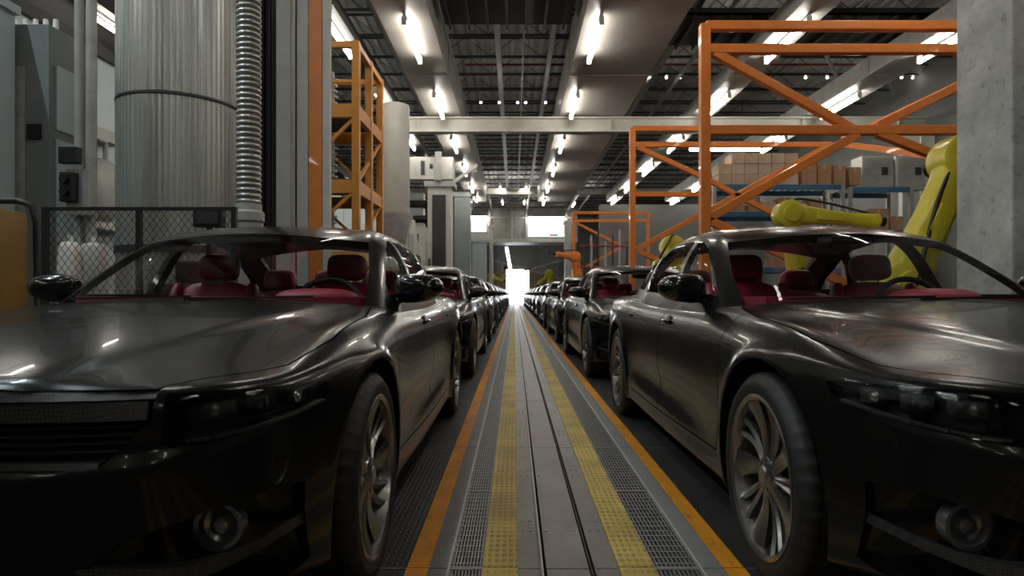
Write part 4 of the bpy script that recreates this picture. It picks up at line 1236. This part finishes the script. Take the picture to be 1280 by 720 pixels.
# mesh fence
r = empty('mesh_fence', (-3.2, 5.6, 0)); xf0, xf1, zt = P(57, 0, 5.6).x + 3.2, P(294, 0, 5.6).x + 3.2, P(0, 259, 5.6).z
for px in (57, 174, 293):
    x = P(px, 0, 5.6).x + 3.2; MB().box(x - .022, x + .022, -.02, .02, 0, zt).build('fence_post', M['black'], r)
MB().box(xf0, xf1, -.015, .015, zt - .03, zt).build('top_rail', M['black'], r); MB().box(xf0, xf1, -.015, .015, .06, .09).build('bottom_rail', M['black'], r)
mb = MB(); st_ = .062; kx = 1.35; H_ = zt - .09
n = int((xf1 - xf0) / st_) + int(H_ / kx / st_) + 2
for i in range(-int(H_ / kx / st_) - 1, int((xf1 - xf0) / st_) + 1):
    for s in (1, -1):
        xa_ = xf0 + i * st_; xb_ = xa_ + H_ / kx; za, zb2 = .08, .08 + H_
        p0, p1 = [xa_, za], [xb_, zb2]
        if p0[0] < xf0: p0 = [xf0, za + (xf0 - xa_) * kx]
        if p1[0] > xf1: p1 = [xf1, za + (xf1 - xa_) * kx]
        if p0[0] >= p1[0] - .01: continue
        if s < 0: p0[1] = za + zb2 - p0[1]; p1[1] = za + zb2 - p1[1]
        mb.bar((p0[0], 0, p0[1]), (p1[0], 0, p1[1]), .0035, .0035)
mb.build('wire_mesh', M['black'], r)
tag(r, 'black wire mesh fence panels left of the nearest car', 'fence')
# yellow bin with black hoop at the left edge
r = empty('waste_cart', (-3.60, 3.9, 0)); 
MB().box(-.62, .38, -.35, .35, .15, 1.50, None, .05).build('cart_body', M['bin'], r, 40)
MB().tube([(-.7, .40, 1.585), (.26, .40, 1.585), (.35, .40, 1.55), (.38, .40, 1.44), (.40, .40, .3), (.40, .2, .12)], .022, 10).build('tube_handle', M['black'], r, 60)
for x in (-.5, .3):
    for y in (-.25, .25): MB().cyl((x, y - .03, .08), (x, y + .03, .08), .08, n=18).build('caster', M['black'], r, 40)
tag(r, 'ochre yellow wheeled cart with black tube frame at the left edge', 'cart')
# pale canisters behind the fence
def canister(px0, px1, y0, D, label, m='cream'):
    x0, x1 = P(px0, 0, D).x, P(px1, 0, D).x; z = P(0, y0, D).z; w = (x1 - x0) / 2
    r = empty('plastic_canister', ((x0 + x1) / 2, D, 0))
    MB().ell((0, 0, z * .48), (w, w * .8, z * .48), 6, 28, 18).build('canister_body', M[m], r, 60)
    MB().cyl((0, 0, z * .95), (0, 0, z), w * .25, n=18).build('canister_cap', M['lampwhite'], r, 40)
    tag(r, label, 'canister')
M['canister'] = mat('pale_plastic', (.85, .78, .72), .35)
canister(76, 100, 294, 5.95, 'bright pale plastic canister behind the wire fence', 'canister')
canister(103, 131, 296, 6.05, 'duller beige plastic canister beside the bright one behind the fence')
r = empty('junction_box', P(262, 272, 5.9)); MB().box(-.13, .13, -.05, .05, -.09, .09, None, .01).build('box_body', M['black'], r); MB().box(-.10, .10, -.06, -.05, -.06, .06).build('box_lid', M['steel_dark'], r)
MB().box(-.02, .02, -.02, .02, -1.66, -.09).build('box_stand', M['black'], r)
tag(r, 'small black junction box on a stand before the ribbed tank', 'junction box')
r = empty('work_bench', (-3.0, 6.35, 0)); MB().box(-.5, .45, -.25, .25, 1.0, 1.06, None, .01).build('bench_top', M['steel_dark'], r); MB().box(-.42, .38, -.2, .2, .12, 1.0).build('bench_body', M['steel_dark'], r)
MB().box(-.3, .2, -.15, .1, 1.06, 1.28, None, .02).build('tool_case', M['black'], r)
tag(r, 'dark work bench between fence and nearest left car', 'bench')

# amber tower
r = empty('amber_tower', (-2.8, 11.3, 0)); TX0, TY1 = -1.25, 2.0
zt = P(0, 52, 11.3).z
def tb(n, a, b, w, h): MB().bar(a, b, w, h, bev=.008).build(n, M['amber'], r)
for x, y in ((0, 0), (TX0, 0), (0, TY1), (TX0, TY1), (0, TY1 * .5)): tb('post', (x, y, 0), (x, y, zt), .13, .13)
for z in (zt - .06, 4.20, 2.86, 1.6):
    hh = .11 if z > 5 else .24
    tb('crossbar', (TX0, 0, z), (0, 0, z), .10, hh); tb('crossbar', (0, 0, z), (0, TY1, z), .10, hh); tb('crossbar', (TX0, TY1, z), (0, TY1, z), .08, hh); tb('crossbar', (TX0, 0, z), (TX0, TY1, z), .08, hh)
for z0, z1 in ((2.9, 4.1), (1.7, 2.8)):
    tb('brace', (TX0, 0, z0), (0, 0, z1), .06, .06); tb('brace', (0, 0, z0), (0, TY1, z1), .06, .06); tb('brace', (TX0, TY1, z1), (0, TY1, z0), .06, .06)
tb('crossbar', (TX0, 0, 4.72), (0, 0, 4.72), .05, .05)
for z in (2.9, 4.2): MB().box(TX0, 0, .1, TY1 - .1, z + .1, z + .12).build('deck_plate', M['steel_dark'], r)
tag(r, 'amber painted steel tower of posts and braces behind the orange post', 'tower')
for k, z in enumerate((3.04, 4.34, 1.72)):
    rr = empty('spring_coil', (-3.55, 12.2, z))
    MB().cyl((0, 0, 0), (0, 0, .85 if k < 2 else .8), .11, n=20).build('coil_core', M['steel'], rr, 40)
    mb = MB().tube([(.15 * math.cos(t), .15 * math.sin(t), .05 + t * .0175) for t in grid(0, 40, 200)], .022, 6); mb.build('coil_spring', M['railgrey'], rr, 60)
    tag(rr, 'silver coiled cylinder on the ' + ['middle', 'upper', 'lower'][k] + ' level of the amber tower', 'coil')

# pale cylinder vessel
r = empty('pale_vessel', (P(494, 0, 16).x, 16, 0)); zt, zb_ = P(0, 132, 16).z, P(0, 268, 16).z
MB().lathe([(.34, zb_), (.36, zb_ + .05), (.36, zt - .08), (.34, zt), (.1, zt + .03)], 40).build('vessel_shell', M['cream'], r, 40)
MB().lathe([(.25, 2.2), (.44, zb_ - .06), (.44, zb_), (.2, zb_ + .01)], 40).build('vessel_flange', M['steel'], r, 40)
MB().cyl((0, 0, 0), (0, 0, 2.3), .25, n=30).build('vessel_leg', M['steel'], r, 40)
tag(r, 'pale upright cylindrical vessel behind the amber tower', 'vessel')
# press machines with stepped tops along the left
def press(px0, px1, ytop, D, label, k=1.0):
    x0, x1 = P(px0, 0, D).x, P(px1, 0, D).x; z = P(0, ytop, D).z; cx = (x0 + x1) / 2; w = (x1 - x0) / 2
    r = empty('press_machine', (cx, D, 0))
    MB().prism([(0, 0), (3.2 * k, 0), (3.2 * k, z * .78), (2.2 * k, z * .80), (1.6 * k, z), (0, z)], -w, w, 'x').build('machine_body', M['cream'], r)
    MB().box(w, w + .02, .3 * k, 1.2 * k, z * .35, z * .85).build('side_door', M['steel'], r)
    MB().box(w, w + .03, 1.7 * k, 2.6 * k, z * .4, z * .68).build('vent_panel', M['steel_dark'], r)
    MB().box(-w * .7, w * .7, -.02, 0, z * .45, z * .8).build('front_door', M['steel'], r)
    MB().box(-w * .5, w * .5, -.03, -.02, z * .84, z * .92).build('control_strip', M['black'], r)
    tag(r, label, 'machine')
press(470, 508, 268, 18.2, 'nearest pale press machine beside the vessel')
press(500, 531, 283, 22.2, 'second pale press machine left of the car row', .5)
press(523, 547, 296, 27.0, 'third pale press machine, far along the left row')
# overhead portal: column and box beam
D = 24.0
def bx(mb, px0, px1, py0, py1, D, d): a = P(px0, py1, D); b = P(px1, py0, D); return mb.box(a.x, b.x, D, D + d, a.z, b.z)
r = empty('machine_portal', (P(551, 0, D).x, D, 0)); ox = r.location.x
def bxr(n, px0, px1, py0, py1, d, m, off=0):
    a = P(px0, py1, D); b = P(px1, py0, D); MB().box(a.x - ox, b.x - ox, off, off + d, a.z, b.z, None, .01).build(n, M[m], r)
a = P(534, 233, D); b = P(563, 0, D)
MB().box(a.x - ox, b.x - ox, .1, 1.0, 0, a.z).build('column', M['cream'], r)
MB().box(a.x - ox + .18, b.x - ox - .18, .06, .1, .5, a.z - .3).build('column_recess', M['steel_dark'], r)
bxr('box_beam', 505, 566, 196, 224, .9, 'cream'); bxr('beam_slot', 526, 531, 201, 219, .02, 'steel_dark', -.02); bxr('beam_port', 537, 541, 205, 211, .02, 'steel_dark', -.02)
bxr('beam_rib', 544, 552, 190, 226, .1, 'steel', -.1)
bxr('cap_plate', 530, 568, 226, 233, 1.0, 'steel')
a = P(566, 226, D); b = P(596, 204, D); MB().bar((a.x - ox, .3, a.z), (b.x - ox, .3, b.z), .12, .12).build('stay_arm', M['cream'], r)
tag(r, 'pale machine portal with box beam and column left of the lane', 'machine')
r = empty('equipment_rack', (P(518, 0, 25.6).x, 25.6, 0)); 
for z in (3.4, 4.0, 4.6): MB().box(-.7, .7, -.3, .3, z, z + .08).build('shelf', M['steel_dark'], r); MB().box(-.5, .4, -.25, .25, z + .08, z + .4, None, .03).build('instrument', M['railgrey'], r)
for x in (-.7, .7): MB().box(x - .04, x + .04, -.3, .3, 0, 5.3).build('upright', M['steel_dark'], r)
tag(r, 'dark equipment rack with grey instruments under the box beam', 'rack')
# far columns
def fcol(px0, px1, ytop, D, m, label):
    a = P(px0, 0, D); b = P(px1, ytop, D); b.z = min(b.z, 6.4); mb = MB().box(a.x, b.x, D, D + .6, 0, b.z).box(a.x - .08, b.x + .08, D - .08, D + .68, b.z - .25, b.z)
    tagm(mb, 'far_column', m, label, 'column')
fcol(568, 588, 228, 34, 'midgrey', 'dark grey machine column past the pale portal')
fcol(590, 608, 299, 48, 'paleblue', 'white column coloured as if lit teal, left of the bright doorway')  # teal light on a white column put into its colour
fcol(612, 616, 262, 50, 'cream', 'thin pale column close to the far left robot')
fcol(706, 714, 262, 47, 'cream', 'thin pale column right of the bright doorway')
# stay gussets on far left
r = empty('wall_crane', (P(572, 0, 36).x, 36, 0)); a = P(572, 262, 36); b = P(600, 244, 36); b.z = 6.1
MB().bar((0, 0, 0), (0, 0, 6.2), .3, .3).build('mast', M['steel'], r); MB().bar((0, 0, a.z), (b.x - a.x, 0, b.z), .18, .18).build('jib', M['steel'], r)
MB().bar((0, 0, 6.1), (b.x - a.x, 0, b.z), .06, .06).build('tie_rod', M['steel'], r)
tag(r, 'grey jib crane mast leaning over the far left cars', 'crane')
# overhead enclosure in front of the end wall
D = 52
r = empty('overhead_booth', (.3, D, 0)); ox = .3
def bxe(n, px0, px1, py0, py1, d, m, off=0):
    a = P(px0, py1, D); b = P(px1, py0, D); MB().box(a.x - ox, b.x - ox, off, off + d, a.z, b.z, None, .02).build(n, M[m], r)
bxe('booth_body', 572, 722, 252, 299, 3, 'steel'); bxe('booth_sill', 572, 722, 299, 303, 3.2, 'cream', -.1)
for px in (583, 612, 640, 658, 708): bxe('booth_mullion', px - 1.3, px + 1.3, 252, 300, .1, 'cream', -.12)
bxe('booth_rail', 572, 722, 271, 273, .1, 'cream', -.12)
bxe('lit_window', 660, 707, 275, 296, .04, 'softpanel', -.05); bxe('lit_window', 585, 608, 273, 290, .04, 'softpanel', -.05)
bxe('sign_strip', 687, 697, 293, 295, .03, 'redpipe', -.09)
for px in (574, 720): a = P(px, 299, D); MB().box(a.x - ox - .2, a.x - ox + .2, 1, 1.4, 0, a.z).build('support_post', M['steel'], r)
tag(r, 'glazed overhead booth with lit windows above the far doorway', 'booth')
for px0, px1, py, lab in ((661, 706, 273, 'bright tube lamp over the large lit booth window'), (584, 608, 272, 'bright tube lamp over the small lit booth window')):
    a = P(px0, py, 51.6); b = P(px1, py, 51.6); rr = empty('tube_lamp', ((a.x + b.x) / 2, 51.6, a.z)); h = (b.x - a.x) / 2
    MB().cyl((-h, 0, 0), (h, 0, 0), .10, n=8).build('lamp_tube', M['tube'], rr); MB().box(-h, h, -.1, .285, .11, .17).build('lamp_housing', M['lampwhite'], rr); tag(rr, lab, 'lamp')
# slanted light strip near doorway
a = P(633, 309, 58); b = P(638, 336, 58); rr = empty('light_strip', a); d = b - a
MB().cyl((0, 0, 0), d, .13, n=8).build('lamp_tube', M['daylight'], rr); MB().bar((0, .16, 0), (d.x, .16, d.z), .3, .06).build('lamp_housing', M['lampwhite'], rr); MB().bar((0, .16, 0), (0, .16, 3.2), .04, .04).build('hanger', M['steel'], rr)
tag(rr, 'slanted thin white light strip above the bright doorway', 'lamp')
# piping cluster right far
r = empty('pipe_manifold', (P(757, 0, 27).x, 27, 0))
for i in range(7):
    MB().cyl((-.9 + .3 * i, 0, 0), (-.9 + .3 * i, 0, 3.2 + .25 * (i % 3)), .035 + .015 * (i % 2), n=12).build('riser_pipe', M['railgrey' if i % 2 else 'steel_dark'], r, 40)
for z, m in ((2.1, 'redpipe'), (3.0, 'redpipe'), (1.3, 'railgrey')): MB().cyl((-1.1, 0, z), (1.1, 0, z), .05, n=12).build('header_pipe', M[m], r, 40)
tag(r, 'manifold of grey risers with red header pipes right of the far cars', 'pipes')

# ------------------------------------------------------------------ light, camera, render settings
w = bpy.data.worlds.new('world'); SC.world = w; w.use_nodes = True
w.node_tree.nodes['Background'].inputs[0].default_value = (.5, .55, .6, 1); w.node_tree.nodes['Background'].inputs[1].default_value = .3
cam = bpy.data.cameras.new('camera'); co = bpy.data.objects.new('camera', cam); COL.objects.link(co); SC.camera = co
co.location = (0, 0, CH); co.rotation_euler = (PI / 2, 0, 0)
cam.sensor_width = 36; cam.lens = F_PX / 1280 * 36
cam.shift_x = -(CX - 640) / 1280; cam.shift_y = (HZ - 360) / 1280
cam.clip_start = .05; cam.clip_end = 200
cam.dof.use_dof = True; cam.dof.focus_distance = 3.2; cam.dof.aperture_fstop = 4.0
SC.view_settings.view_transform = 'Standard'; SC.view_settings.look = 'None'; SC.view_settings.gamma = 1; SC.view_settings.use_curve_mapping = False
SC.view_settings.exposure = 0.1
SC.cycles.use_denoising = True
SC.cycles.max_bounces = 8; SC.cycles.transparent_max_bounces = 24
SC.cycles.sample_clamp_indirect = 6
